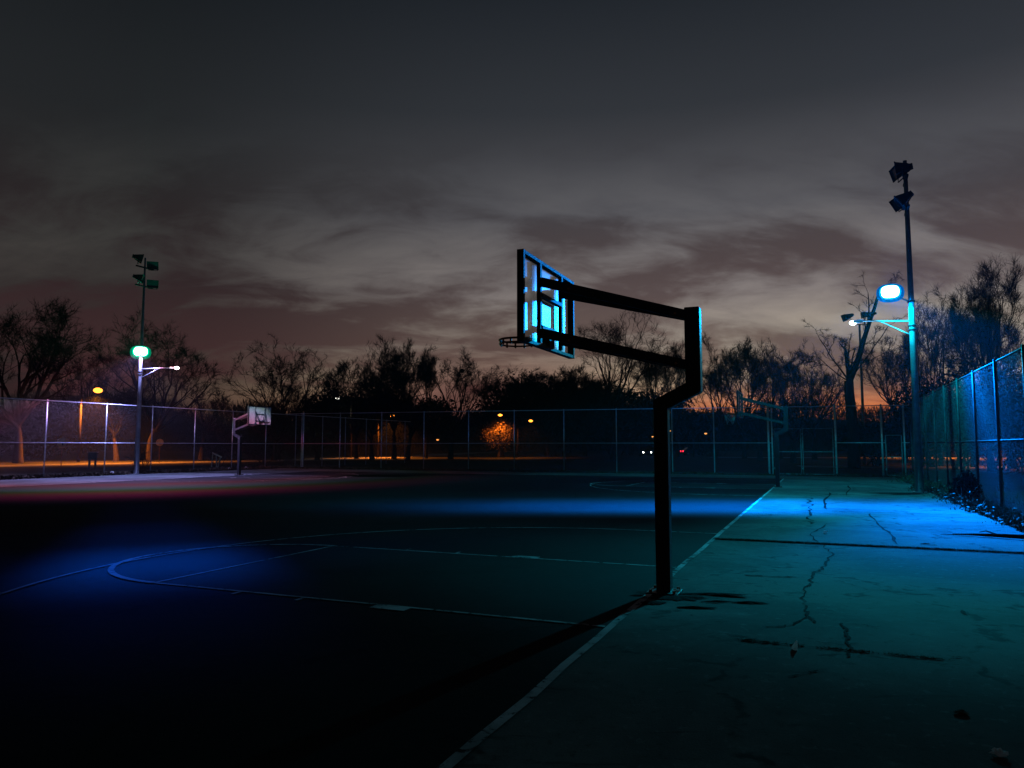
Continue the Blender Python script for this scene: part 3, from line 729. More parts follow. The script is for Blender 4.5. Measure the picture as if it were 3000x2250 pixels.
# ------------------------------------------------------------------ lamp poles
def floodhead(parent, c, aim, tilt, m_lens, w=.62, h=.46, d=.42):
    """box flood: flared housing opening towards aim (angle in local XY), tilted down"""
    mt = Matrix.Translation(Vector(c)) @ Matrix.Rotation(aim, 4, 'Z') @ Matrix.Rotation(tilt, 4, 'Y')
    def tr(vs): return [tuple(mt @ Vector(v)) for v in vs]
    a = .45
    vs = [(-d/2, -w/2*a, -h/2*a), (-d/2, w/2*a, -h/2*a), (-d/2, w/2*a, h/2*a), (-d/2, -w/2*a, h/2*a), (d/2, -w/2, -h/2), (d/2, w/2, -h/2), (d/2, w/2, h/2), (d/2, -w/2, h/2)]
    m = MB(); m.add(tr(vs), [(0, 3, 2, 1), (0, 1, 5, 4), (1, 2, 6, 5), (2, 3, 7, 6), (3, 0, 4, 7)])
    r1 = [(-d/2-.12, y_, z_) for y_, z_ in ((-.09, -.09), (.09, -.09), (.09, .09), (-.09, .09))]; r2 = [(-d/2+.01, y_, z_) for y_, z_ in ((-.1, -.1), (.1, -.1), (.1, .1), (-.1, .1))]
    m.add(tr(r1+r2), [(0, 3, 2, 1), (0, 1, 5, 4), (1, 2, 6, 5), (2, 3, 7, 6), (3, 0, 4, 7)])
    fr_ = []
    for (yc, zc, ly, lz) in ((0, h/2, w+.05, .03), (0, -h/2, w+.05, .03), (w/2, 0, .03, h), (-w/2, 0, .03, h)):
        b = MB(); b.box((d/2+.012, yc, zc), (.045, ly, lz)); m.add(tr(b.v), b.f)
    hd = m.build('floodlight', M['dark_metal'], parent)
    b = MB(); b.box((d/2-.03, 0, 0), (.012, w*.93, h*.93)); l_ = MB(); l_.add(tr(b.v), b.f); l_.build('lens', m_lens, hd)
    # yoke
    b = MB(); b.bar(mt @ Vector((0, -w/2*.8, 0)), mt @ Vector((0, -w/2*.8, 0)) + Vector((0, 0, -.33)), .02, .045)
    b.bar(mt @ Vector((0, w/2*.8, 0)), mt @ Vector((0, w/2*.8, 0)) + Vector((0, 0, -.33)), .02, .045)
    b.bar(mt @ Vector((0, -w/2*.8, 0)) + Vector((0, 0, -.33)), mt @ Vector((0, w/2*.8, 0)) + Vector((0, 0, -.33)), .045, .02)
    b.build('yoke', M['dark_metal'], hd)
    return hd
def lamp_pole(loc, label, top, heads, r0=.145, r1=.07, levels=(12.0, 10.85), rz=0.0, cap=True):
    root = empty('floodlight_pole', loc, rz); tag(root, label, 'light pole')
    m = MB(); m.tube([(0, 0, 0), (0, 0, top*.5), (0, 0, top)], [r0, (r0+r1)/2, r1], 14); po = m.build('pole', M['lamp_steel'], root, True)
    m = MB(); m.box((0, 0, .02), (.5, .5, .04)); m.build('base_plate', M['lamp_steel'], root, bevel=.005)
    for z_ in (5.95, 6.1, 7.0):
        m = MB(); m.tube([(0, 0, z_), (0, 0, z_+.06)], r0*.95, 14); m.build('clamp_band', M['dark_metal'], po, True)
    for zc in levels:
        m = MB(); m.bar((0, -.62, zc-.36), (0, .62, zc-.36), .08, .08); ca = m.build('crossarm', M['dark_metal'], root)
    for (zc, yc, aim, tilt) in heads: floodhead(root, (.12, yc, zc), aim, tilt, M['lens_off'])
    return root
RB = P(-5.1, 23.75); LB = P(35.75, 25.2)
hd_r = [(12.15, -.45, .25, .30), (11.95, .45, -.15, .12), (11.0, -.45, .35, .55), (10.8, .45, -.1, .62)]
rpole = lamp_pole(RB, 'tall steel light pole on the right with a dazzling blue lamp and unlit floods', 12.4, hd_r, rz=ROT)
hd_l = [(12.95, -.6, .9, .25), (12.75, .5, -.9, .35), (11.75, -.5, .7, .3), (11.6, .5, -.7, .3)]
lpole = lamp_pole(LB, 'tall light pole by the left fence with a dazzling green-white lamp', 13.1, hd_l, levels=(12.85, 11.7), rz=ROT+math.pi, r0=.15, r1=.05)
def world_child(m, name, mt_, root, smooth=False, base=None):
    """geometry given in world space, parented to root (base = the thing the parent belongs to)"""
    parent = root; root = base or root
    inv = (Matrix.Translation(root.location) @ Matrix.Rotation(root.rotation_euler[2], 4, 'Z')).inverted()
    m.v = [tuple(inv @ Vector(v)) for v in m.v]
    return m.build(name, mt_, parent, smooth)
def lit_head(root, pole, lamp, glow, w=.66, h=.44, nm='lit_floodlight'):
    c = Vector(lamp); tocam = Vector((0, 0, 1.7))-c; tocam.normalize(); aim = (Vector((tocam.x, tocam.y, -.75))).normalized()
    u = aim.cross(Vector((0, 0, 1))).normalized(); v = u.cross(aim)
    m = MB()
    vs = [c - aim*.30 + u*sx*w*.25 + v*sy*h*.25 for sx, sy in ((-1, -1), (1, -1), (1, 1), (-1, 1))]+[c + u*sx*w*.5 + v*sy*h*.5 for sx, sy in ((-1, -1), (1, -1), (1, 1), (-1, 1))]
    m.add(vs, [(0, 3, 2, 1), (0, 1, 5, 4), (1, 2, 6, 5), (2, 3, 7, 6), (3, 0, 4, 7)])
    hd = world_child(m, nm, M['dark_metal'], root)
    m = MB(); n = 16; vs = [c + aim*.10]
    rings = []
    for k, (rr, dp) in enumerate(((.55, .085), (.85, .055), (1.0, .012))):
        for j in range(n):
            a = 2*math.pi*j/n; cx_ = math.copysign(abs(math.cos(a))**.7, math.cos(a)); sy_ = math.copysign(abs(math.sin(a))**.7, math.sin(a))
            vs.append(c + u*cx_*w*.49*rr + v*sy_*h*.49*rr + aim*dp)
    fs = [(0, 1+j, 1+(j+1) % n) for j in range(n)]
    for k in range(2):
        for j in range(n): fs.append((1+k*n+j, 1+(k+1)*n+j, 1+(k+1)*n+(j+1) % n, 1+k*n+(j+1) % n))
    m.add(vs, fs); rf_ = MB()
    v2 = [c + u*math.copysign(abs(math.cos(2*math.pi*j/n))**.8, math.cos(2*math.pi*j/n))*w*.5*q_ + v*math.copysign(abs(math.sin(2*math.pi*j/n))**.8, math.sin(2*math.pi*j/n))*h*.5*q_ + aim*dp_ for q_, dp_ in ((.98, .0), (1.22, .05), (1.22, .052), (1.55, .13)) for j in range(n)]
    rf_.add(v2[:2*n], [(j, (j+1) % n, n+(j+1) % n, n+j) for j in range(n)]); world_child(rf_, 'reflector', M[glow+'_rim'], hd, True, root)  # inner ring glows by itself, a halo painted round the lens
    rg_ = MB(); rg_.add(v2[2*n:], [(j, (j+1) % n, n+(j+1) % n, n+j) for j in range(n)]); world_child(rg_, 'lens_visor', M[glow+'_visor'], hd, True, root)  # wider, dimmer ring of painted halo, not a fixture part
    world_child(m, 'lens', M[glow], hd, True, root)
    m = MB(); pt = Vector((pole[0], pole[1], c.z-.35)); m.tube([pt, (pt+(c-aim*.25))/2 + Vector((0, 0, -.1)), c-aim*.28], .03, 8); world_child(m, 'bracket', M['lamp_steel'], hd, True, root)
    return hd
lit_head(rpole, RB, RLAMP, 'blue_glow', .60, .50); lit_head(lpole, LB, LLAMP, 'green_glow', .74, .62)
def small_arm(root, pole, tip, glow, zp):
    a = Vector((pole[0], pole[1], zp)); t = Vector(tip); d = (t-a)
    m = MB(); m.tube([a, t], [.032, .025], 8); m.tube([a+Vector((0, 0, -.55)), a + d*.62], .02, 8); ar = world_child(m, 'lamp_arm', M['lamp_steel'], root, True)
    hd_ = MB(); dn = Vector((d.x, d.y, 0)).normalized(); hd_.bar(t-dn*.06, t+dn*.26, .2, .10); hb = world_child(hd_, 'small_lamp', M['lamp_steel'], ar, False, root)
    m = MB(); q = t+dn*.34; m.ball((q.x, q.y, q.z-.02), .11, 12, 8, (1.25, 1.25, .85)); world_child(m, 'lens', M[glow], hb, True, root)
    return q
q1 = small_arm(rpole, RB, (RB[0]-1.0, RB[1]+1.9, 6.62), 'pale_glow', 6.3)
q2 = small_arm(lpole, LB, (LB[0]+2.1, LB[1]-.5, 6.32), 'pink_glow', 6.3)
def plain_light(loc, en, col, size=.1, nm='lamp_light', spot=None, aim=None):
    ld = bpy.data.lights.new(nm, 'SPOT' if spot else 'POINT'); ld.energy = en; ld.color = col; ld.shadow_soft_size = size
    if spot: ld.spot_size = R(spot); ld.spot_blend = .6
    o = bpy.data.objects.new(nm, ld); o.location = loc; COL.objects.link(o)
    return o
plain_light((q1.x, q1.y, q1.z-.2), 35, (.1, .5, 1.0)); plain_light((q2.x, q2.y, q2.z-.2), 60, (.75, .5, 1.0))
# far unlit court pole beyond the back fence
fx = az(2532, 66)
fp = empty('floodlight_pole', (fx, 66, 0), 0); tag(fp, 'slim unlit light pole with two dark floods on a T bracket, beyond the back fence', 'light pole')
m = MB(); m.tube([(0, 0, 0), (0, 0, 12.6)], [.14, .09], 10); m.build('pole', M['lamp_steel'], fp, True)
m = MB(); m.bar((-.75, 0, 12.6), (.75, 0, 12.65), .07, .07); m.bar((-.75, 0, 12.6), (-.75, 0, 13.2), .05, .05); m.bar((.75, 0, 12.6), (.75, 0, 13.3), .05, .05); m.build('crossarm', M['dark_metal'], fp)
floodhead(fp, (-1.0, 0, 13.35), math.pi, .35, M['lens_off'], .7, .6, .8); floodhead(fp, (.85, 0, 13.55), math.pi*.9, .1, M['lens_off'], .7, .5, 1.1)

# ------------------------------------------------------------------ far street lamps
def street_lamp(x_, y_, z_, side, label, glow='sodium', en=900, col=(1, .27, .03), armL=2.0, rr=.28, polemat='bark', sl=None):
    root = empty('street_lamp', (x_-side*armL, y_, 0)); tag(root, label, 'street lamp', 'street lamps beyond the courts')
    m = MB(); m.tube([(0, 0, 0), (0, 0, z_+.3)], [.16, .10], 8); m.build('pole', M[polemat], root, True)
    m = MB(); m.tube([(0, 0, z_+.1), (side*armL*.5, 0, z_+.38), (side*armL, 0, z_+.2)], .045, 6); m.build('arm', M['dark_metal'], root, True)
    m = MB(); m.box((side*armL, 0, z_+.16), (.7, .34, .14)); hb = m.build('lamp_head', M['dark_metal'], root, bevel=.03)
    m = MB(); m.ball((side*armL, -.05, z_), rr, 12, 8, (1.25, .9, .75)); m.build('lens', M[glow], hb, True)
    if en: plain_light((x_, y_-.3, z_-rr-.15), en, col, .25, spot=146)
    return root
street_lamp(az(280, 78), 78, 7.55, 1, 'sodium street lamp on a wooden pole glowing amber above the left fence', en=42000, armL=1.75, rr=.38)
street_lamp(az(986, 104), 104, 8.4, -1, 'small cold white street lamp between the tree crowns right of the pale backboard', glow='white_glow', en=500, col=(.8, .95, .8), rr=.28)
street_lamp(az(1148, 106), 106, 6.0, 1, 'amber street lamp over the bend of the road left of centre', en=15000, rr=.26)
street_lamp(az(1466, 108), 106, 6.1, -1, 'amber street lamp lighting the small bushy tree beside it', en=4200, rr=.26)
street_lamp(az(1555, 110), 110, 5.4, 1, 'amber street lamp right of the lit bushy tree', en=1500, rr=.26)
street_lamp(az(1282, 112), 112, 2.6, 1, 'tiny amber light low among the trees left of centre', glow='sodium_small', en=120, rr=.16)
street_lamp(az(1912, 115), 115, 3.1, 1, 'tiny amber light low, just left of the near hoop post', glow='sodium_small', en=0, rr=.13)
street_lamp(az(1962, 115), 115, 4.0, 1, 'amber light seen in the gap just right of the near hoop post', glow='sodium_small', en=0, rr=.17)
street_lamp(az(2068, 115), 115, 3.6, 1, 'amber light left of the far hoop, above a red tail light', glow='sodium_small', en=0, rr=.18)
street_lamp(az(2607, 120), 120, 2.95, -1, 'low white lamp seen through the narrow gate on the right', glow='white_glow', en=60, col=(1, .95, .8), rr=.24, armL=.8)
# lamps standing outside the view that light the roads
street_lamp(47, 61, 8.0, -1, 'sodium street lamp beside the right-hand road', en=20000)
street_lamp(62, 100, 7.5, -1, 'sodium street lamp beside the far right road', en=40000)
street_lamp(-52, 56, 8.0, -1, 'sodium street lamp beside the left end of the road', en=30000)

# ------------------------------------------------------------------ cars far off
def car(loc, rz, label, head=True):
    root = empty('parked_car', loc, rz); tag(root, label, 'car', 'cars on the far road')
    pr = [(-2.1, .35), (-2.15, .75), (-1.75, .95), (-1.2, 1.42), (.35, 1.45), (1.05, .98), (1.95, .85), (2.15, .6), (2.1, .35)]
    n = len(pr); vs = [(p[0], -.85*(1 if p[1] < 1.2 else .8), p[1]) for p in pr]+[(p[0], .85*(1 if p[1] < 1.2 else .8), p[1]) for p in pr]
    m = MB(); m.add(vs, [tuple(range(n)), tuple(reversed(range(n, 2*n)))]+[(i, i+n, (i+1) % n+n, (i+1) % n) for i in range(n)]); m.build('body', M['car'], root, bevel=.04)
    m = MB()
    for s in (-1, 1): m.add([(-1.3, s*.80, 1.0), (.75, s*.80, 1.0), (.3, s*.715, 1.37), (-1.05, s*.715, 1.37)], [(0, 1, 2, 3)])
    m.build('window', M['glass'], root)
    for sx in (-1.3, 1.3):
        for s in (-1, 1):
            m = MB(); m.tube([(sx, s*.70, .33), (sx, s*.90, .33)], .33, 14); wh = m.build('wheel', M['rubber'], root, True)
            m = MB(); m.tube([(sx, s*.89, .33), (sx, s*.915, .33)], .19, 10); m.build('rim', M['reflector'], wh)
    for s in (-1, 1):
        m = MB(); m.ball((2.12, s*.62, .66), .12 if head else .09, 10, 6); m.build('headlight', M['white_glow' if head else 'lens_off'], root, True)
        m = MB(); m.ball((-2.12, s*.66, .74), .14, 10, 6); m.build('tail_light', M['red_glow'], root, True)
    return root
car((az(1893, 120), 120, 0), R(-96), 'far car facing the courts with white headlights on, left of the near hoop post')
car((az(2032, 130), 130, 0), R(6), 'dark far car with a red tail light, right of the near hoop post', False)

# ------------------------------------------------------------------ signs, bits by the left fence
def sign(loc, label, shape):
    root = empty('road_sign', loc, R(15)); tag(root, label, 'sign', 'small signs along the left road')
    m = MB(); m.tube([(0, 0, 0), (0, 0, 2.2)], .035, 8); m.build('post', M['rust'], root, True)
    n = 20; vs = []
    for i in range(n):
        a = 2*math.pi*i/n; rr = .36
        vs.append((rr*math.cos(a), rr*math.sin(a)*(1.0 if math.sin(a) > 0 or shape == 'round' else 1.5) + 0))
    m = MB(); m.add([(v[0], -.05, 2.05+v[1]) for v in vs]+[(v[0], -.04, 2.05+v[1]) for v in vs], [tuple(range(n)), tuple(reversed(range(n, 2*n)))]+[(i, i+n, (i+1) % n+n, (i+1) % n) for i in range(n)])
    f_ = m.build('sign_face', M['sign_face'], root)
    if shape != 'round':
        m = MB(); m.bar((.05, -.056, 1.75), (.05, -.056, 2.02), .1, .008, (0, 1, 0)); m.build('dark_mark', M['dark_metal'], f_)
    return root
sign((az(182, 62), 62, -.02), 'small drop-shaped road sign lit amber, at the left behind the fence', 'drop')
sign((az(468, 74), 74, -.02), 'small round road sign lit amber, right of the green lamp pole', 'round')
cb = empty('metal_cabinet', (az(273, 55), 55, 0), .3); tag(cb, 'dark boxy shape on two legs beyond the left fence, between two posts', 'cabinet')
m = MB(); m.box((0, 0, .95), (.55, .4, .5)); m.build('box', M['dark_metal'], cb, bevel=.02)
m = MB(); m.box((0, 0, 1.23), (.65, .5, .05)); m.build('lid', M['reflector'], cb)
for s in (-1, 1): m = MB(); m.box((s*.2, 0, .35), (.11, .2, .72)); m.build('leg', M['dark_metal'], cb)
ws = empty('broken_stand', (az(656, 60), 58.5, 0), -.2); tag(ws, 'small broken pale wooden stand tilting in the brush left of the pale backboard', 'wooden stand')
m = MB(); m.bar((-.35, 0, 1.15), (.45, .05, .80), .09, .09); m.build('top_bar', M['white'], ws)
for xx, lean, hh in ((-.3, -.08, 1.1), (.0, .05, .95), (.38, -.2, .8)): m = MB(); m.bar((xx+lean, 0, 0), (xx, 0, hh), .07, .05); m.build('leg', M['wood'], ws)

# ------------------------------------------------------------------ trees
def grow(seed, H, Wd, th=.25, limbs=6, spread=50, r0=.3, dens=1.0, forks=None, twig=.014, up=.12, lens=(.66, .64, .58, .54, .5)):
    r = random.Random(seed)
    TA, TB, Tr, Ts = [], [], [], []; CA, CB, Cr, Cs = [], [], [], []
    stack = []
    def walk(p, d, ln, rad, lev):
        n = (7, 6, 5, 4, 3, 2)[lev]; step = ln/n
        kids = (0, 5.0*dens, 4.4*dens, 4.0*dens, 3.4*dens, 0)[lev]
        cum = 0
        for i in range(n):
            w_ = (.05, .10, .15, .19, .23, .26)[lev]
            d = (d + Vector((r.gauss(0, w_), r.gauss(0, w_), r.gauss(0, w_*.8)+ (up if lev > 0 else .05)))).normalized()
            q = p+d*step; tp_ = (.30, .55)[lev] if forks and lev < 2 else .72; ra = max(twig, rad*(1-tp_*i/n)); rb = max(twig, rad*(1-tp_*(i+1)/n))
            if lev == 0: TA.append(p[:]); TB.append(q[:]); Tr.append(ra); Ts.append(rb)
            else: CA.append(p[:]); CB.append(q[:]); Cr.append(ra); Cs.append(rb)
            p = q
            if lev > 0 and lev < 5:
                cum += kids/n
                while cum >= 1 or (i == n-1 and r.random() < cum):
                    cum -= 1
                    kd(p, d, ln*(1-.35*i/n), rb, lev)
        return p, d
    def kd(p, d, ln, rad, lev):
        a = R(r.uniform(18, 50)); ph = r.uniform(0, 2*math.pi)
        s = d.orthogonal().normalized(); t = d.cross(s)
        nd = (d*math.cos(a)+(s*math.cos(ph)+t*math.sin(ph))*math.sin(a)).normalized()
        stack.append((p, nd, ln*lens[lev-1]*r.uniform(.7, 1.25), rad*r.uniform(.5, .75), lev+1))
    tp, td = walk(Vector((0, 0, 0)), Vector((r.uniform(-.06, .06), r.uniform(-.06, .06), 1)), H*th, r0, 0)
    if forks:
        for (dx, dy, dz_, ln, rr) in forks: stack.append((tp.copy(), Vector((dx, dy, dz_)).normalized(), ln, rr, 1))
    else:
        for k in range(limbs):
            ph = 2*math.pi*(k+r.uniform(-.35, .35))/limbs; a = R(spread*r.uniform(.35, 1.1))*(0.25 if k == 0 else 1)
            nd = Vector((math.sin(a)*math.cos(ph), math.sin(a)*math.sin(ph), math.cos(a)))
            stack.append((tp.copy()-Vector((0, 0, H*th*r.uniform(0, .25)*(k > 1))), nd, H*(1-th)*.62*r.uniform(.75, 1.1), r0*r.uniform(.42, .6), 1))
    while stack:
        a = stack.pop(); walk(*a)
    TA, TB, CA, CB = map(lambda q: np.array(q, float), (TA, TB, CA, CB))
    if not forks:
        allp = np.concatenate([CA, CB]); zt = np.percentile(allp[:, 2], 98.2); ex = np.percentile(np.abs(allp[:, :2]), 91)
        ks = H/zt; kx = (Wd/2)/ex
        for A_ in (TA, TB, CA, CB): A_[:, 2] *= ks; A_[:, :2] *= kx
        # rounded, slightly lobed crown outline
        rg_ = np.random.default_rng(seed); ph = rg_.uniform(0, 6.28, 5)
        an = np.arctan2(CB[:, 1], CB[:, 0]); el = CB[:, 2]/H
        lob = 1+.10*np.sin(an*2+ph[0])+.08*np.sin(an*3+ph[1]+el*5)+.09*np.sin(el*9+ph[2]+an)+.05*np.sin(an*7+ph[3]+el*13)
        hc = H*.50; rz_ = np.where(CB[:, 2] > hc, H*.50, H*.42)
        q_ = np.sqrt((CB[:, 0]**2+CB[:, 1]**2)/(Wd/2)**2+((CB[:, 2]-hc)/rz_)**2)
        keep = q_ < lob*rg_.normal(1.03, .05, len(q_))
        CA, CB = CA[keep], CB[keep]; Cr = np.array(Cr)[keep]; Cs = np.array(Cs)[keep]
    return (TA, TB, np.array(Tr), np.array(Ts)), (CA, CB, np.array(Cr), np.array(Cs))
def fuzz(CB, CA, Cr, rg, per, ln, rad):
    k = np.where(Cr < .045)[0]; k = np.repeat(k, per); a = CA[k]+(CB[k]-CA[k])*rg.uniform(0, 1, (len(k), 1))
    d0 = CB[k]-CA[k]; d0 /= np.maximum(np.linalg.norm(d0, axis=1, keepdims=True), 1e-6)
    d = d0*.9+rg.normal(0, .55, (len(k), 3)); d[:, 2] += .15; d /= np.linalg.norm(d, axis=1, keepdims=True)
    return a, a+d*ln*rg.uniform(.3, 1.0, (len(k), 1)), np.full(len(k), rad), np.full(len(k), rad*.5)
def put_tree(name, loc, rz, label, seed, H, Wd, group='bare trees beyond the courts', leaves=0, leafmat='leaf', lsize=.12, trunkmat='bark', **kw):
    (TA, TB, Tr, Ts), (CA, CB, Cr, Cs) = grow(seed, H, Wd, **kw)
    root = empty(name, loc, rz); tag(root, label, 'tree', group)
    V, Fc = seg_mesh(TA, TB, Tr, Ts, 8); np_mesh('trunk', V, Fc, M[trunkmat], root)
    big = Cr > .05
    FA, FB, fr0, fr1 = fuzz(CB, CA, Cr, np.random.default_rng(seed), 3, max(.35, H*.05), min(.010, kw.get('twig', .014)*.6))
    V1, F1 = seg_mesh(np.concatenate([CA, FA]), np.concatenate([CB, FB]), np.concatenate([Cr, fr0]), np.concatenate([Cs, fr1]), 3)
    np_mesh('crown', V1, F1, M['twig'], root)
    if leaves:
        rg = np.random.default_rng(seed); idx = rg.integers(0, len(CB), leaves); c = CB[idx]+rg.normal(0, .35, (leaves, 3))
        leaf_cloud(c, lsize, rg, M[leafmat], 'foliage', root)
    return root
def leaf_cloud(c, size, rg, m_, name, parent):
    n = len(c); a = rg.normal(0, 1, (n, 3)); a /= np.linalg.norm(a, axis=1, keepdims=True); b = np.cross(a, rg.normal(0, 1, (n, 3))); b /= np.maximum(np.linalg.norm(b, axis=1, keepdims=True), 1e-6)
    s = size*rg.uniform(.6, 1.5, (n, 1)); V = np.stack([c-a*s, c+b*s*.45, c+a*s, c-b*s*.45], 1).reshape(-1, 3)
    Fc = np.arange(4*n).reshape(-1, 4)
    return np_mesh(name, V, Fc, m_, parent)

LT = 'broad bare tree'
# (u, depth, crown top v, width px, seed, label, kwargs)
def T_(u, y, v, wpx, seed, label, **kw):
    kw['dens'] = kw.get('dens', 1.0)*.98
    H = CAM_H+(1306-v)/F*y*1.0; Wd = wpx/F*y
    return put_tree('bare_tree', (az(u, y), y, -.03), seed*1.3, label, seed, H, Wd, **kw)
T_(55, 74, 885, 420, 1, 'huge dense bare tree filling the left edge behind the fence', limbs=8, dens=1.08, r0=.5, spread=62, twig=.016)
T_(440, 84, 935, 380, 2, 'dim bare tree standing behind the green-lit lamp', limbs=7, dens=1.0, r0=.4, spread=58, twig=.013)
T_(250, 105, 1010, 330, 3, 'low bare tree between the left lamp pole and the edge tree', limbs=6, r0=.35, twig=.016)
T_(815, 92, 1000, 300, 4, 'fan-shaped bare tree above and right of the pale backboard', limbs=7, r0=.38, spread=60, twig=.016)
T_(1045, 98, 1050, 230, 5, 'rounded bare tree left of the tall dense one', limbs=7, dens=1.1, r0=.34, twig=.02)
T_(1155, 100, 992, 200, 6, 'tall dense bare tree with a rounded head, left of centre', limbs=8, dens=1.16, r0=.4, spread=48, twig=.02)
T_(1250, 102, 1008, 80, 7, 'thin upright bare tree between two wider crowns', limbs=4, spread=22, r0=.22, th=.35, twig=.016)
T_(1320, 96, 1008, 250, 8, 'wide bare tree with twisting limbs and a dark nest at its right', limbs=6, r0=.4, spread=64, dens=.95, twig=.016)
T_(1470, 118, 1072, 190, 9, 'low bare tree left of the dark thicket under the rim', limbs=6, r0=.3, twig=.02)
T_(1605, 118, 1065, 260, 10, 'dark crowded bare tree under the near backboard', limbs=8, dens=1.2, r0=.4, twig=.028)
T_(1715, 120, 1075, 200, 11, 'dark bare tree just right of the near backboard', limbs=8, dens=1.15, r0=.35, twig=.028)
T_(1795, 88, 888, 300, 12, 'graceful fan-shaped bare tree framed by the arms of the near hoop', limbs=7, r0=.33, spread=52, th=.3, dens=.92, twig=.011)
T_(1925, 112, 985, 150, 13, 'bushy bare tree behind the arms, left of the hoop upright', limbs=6, spread=30, r0=.28, dens=1.05, twig=.016)
T_(1990, 110, 985, 110, 14, 'narrow bare tree close to the hoop upright', limbs=5, spread=26, r0=.25, twig=.014)
T_(2095, 104, 995, 150, 15, 'bare tree just right of the hoop upright', limbs=6, spread=38, r0=.3, twig=.015)
T_(2180, 100, 985, 190, 16, 'dense bare tree above the far hoop', limbs=7, spread=50, r0=.36, dens=1.1, twig=.018)
T_(2285, 98, 1005, 190, 17, 'tangled bare tree right of the far hoop', limbs=7, spread=55, r0=.36, twig=.016)
T_(2385, 92, 1012, 200, 18, 'tangled bare tree left of the forked tree', limbs=7, spread=58, r0=.36, twig=.015)
T_(2650, 80, 985, 240, 19, 'low spreading bare tree against the orange sky by the right lamp pole', limbs=7, spread=70, r0=.36, twig=.014)
T_(2755, 62, 850, 190, 20, 'bare tree immediately right of the right lamp pole', limbs=6, spread=46, r0=.26, twig=.012)
T_(2850, 60, 842, 180, 21, 'middle bare tree of those above the right fence', limbs=6, spread=44, r0=.26, twig=.012)
T_(2925, 64, 880, 170, 23, 'bushy bare tree behind the right fence, left of the tall edge tree', limbs=6, spread=50, r0=.25, twig=.012)
T_(2965, 56, 745, 190, 22, 'tall slender bare tree at the right edge above the fence', limbs=5, spread=34, r0=.24, th=.42, twig=.011)
# forked tree near the right lamp
ft = put_tree('forked_tree', (az(2500, 56), 56, 0), 0, 'big forked tree with one long limb leaning right towards the blue lamp', 41, 8.0, 6,
              th=.83, r0=.50, dens=.62, up=.03, twig=.012, lens=(.46, .6, .6, .55, .5),
              forks=[(-.05, 0, 1, 2.5, .30), (.47, .05, 1, 7.0, .30), (-.62, .1, .85, 3.8, .085), (-.9, .3, .5, 2.8, .06), (.15, .5, 1.0, 3.2, .10), (.75, .1, .9, 5.2, .07)])
# lit bushy tree next to a street lamp
put_tree('leafy_tree', (az(1461, 110), 109, 0), 0, 'small leafy tree glowing amber under its street lamp', 51, 5.6, 3.8, leaves=9000, leafmat='pale_leaf', lsize=.11, limbs=7, r0=.25, dens=.8)
# bare trunks lit orange near the road
def trunk_tree(u, y, v, wpx, seed, label): T_(u, y, v, wpx, seed, label, limbs=5, r0=.35, th=.36, dens=.8, twig=.02)
trunk_tree(343, 84, 1130, 150, 61, 'small bare tree with its trunk lit amber, just left of the left lamp pole')
trunk_tree(805, 86, 1170, 130, 62, 'small bare tree with an amber-lit trunk under the pale backboard')
trunk_tree(2322, 76, 1150, 130, 63, 'short bare tree with a rust-orange lit trunk behind the far hoop post')
trunk_tree(2226, 84, 1160, 100, 64, 'short bare tree with a dim orange trunk left of the far hoop post')
trunk_tree(590, 88, 1120, 170, 65, 'low bare tree in the dark gap between left lamp pole and pale backboard')
trunk_tree(930, 90, 1150, 160, 66, 'low bare tree right of the pale backboard')
trunk_tree(1090, 92, 1140, 150, 67, 'dark low tree against the lit road, below the rounded tree')
trunk_tree(1195, 90, 1120, 130, 68, 'dark trunked low tree crossing the lit road left of centre')
trunk_tree(2905, 48, 1180, 90, 69, 'small tree seen through the mesh of the right fence')
# shrubs near the left fence
def shrub(u, y, H, Wd, seed, label, n=10, lit=True):
    root = empty('bare_shrub', (az(u, y), y, 0), seed); tag(root, label, 'shrub', 'bare shrubs along the left fence')
    r = random.Random(seed); A = []; Bq = []; ra = []; rb = []
    def st(p, d, ln, rad, lev):
        for i in range(4):
            d = (d+Vector((r.gauss(0, .16), r.gauss(0, .16), r.gauss(0, .1)))).normalized(); q = p+d*ln/4
            A.append(p[:]); Bq.append(q[:]); ra.append(max(.008, rad*(1-.2*i))); rb.append(max(.008, rad*(1-.2*(i+1)))); p = q
            if lev < 3:
                for _ in range(2): st(p, (d+Vector((r.gauss(0, .5), r.gauss(0, .5), r.gauss(0, .25)))).normalized(), ln*.45, rad*.5, lev+1)
    for k in range(n):
        a = r.uniform(0, 6.28); s = r.uniform(.1, .55); st(Vector((r.uniform(-.3, .3), r.uniform(-.3, .3), 0)), Vector((math.cos(a)*s*Wd/H, math.sin(a)*s*Wd/H, 1)).normalized(), H*r.uniform(.5, .85), .03, 1)
    V, Fc = seg_mesh(A, Bq, ra, rb, 3); np_mesh('stems', V, Fc, M['bark'], root); return root
shrub(640, 59.5, 4.2, 4.0, 71, 'tall bare shrub behind the fence left of the pale backboard', 9)
shrub(775, 62, 2.4, 3.0, 72, 'low bare shrub under the pale backboard', 9)
shrub(835, 63, 1.8, 3.0, 73, 'low tangled brush right of the pale hoop post', 8)
shrub(420, 56, 1.6, 2.5, 74, 'thin dry stems at the foot of the left lamp pole', 6)
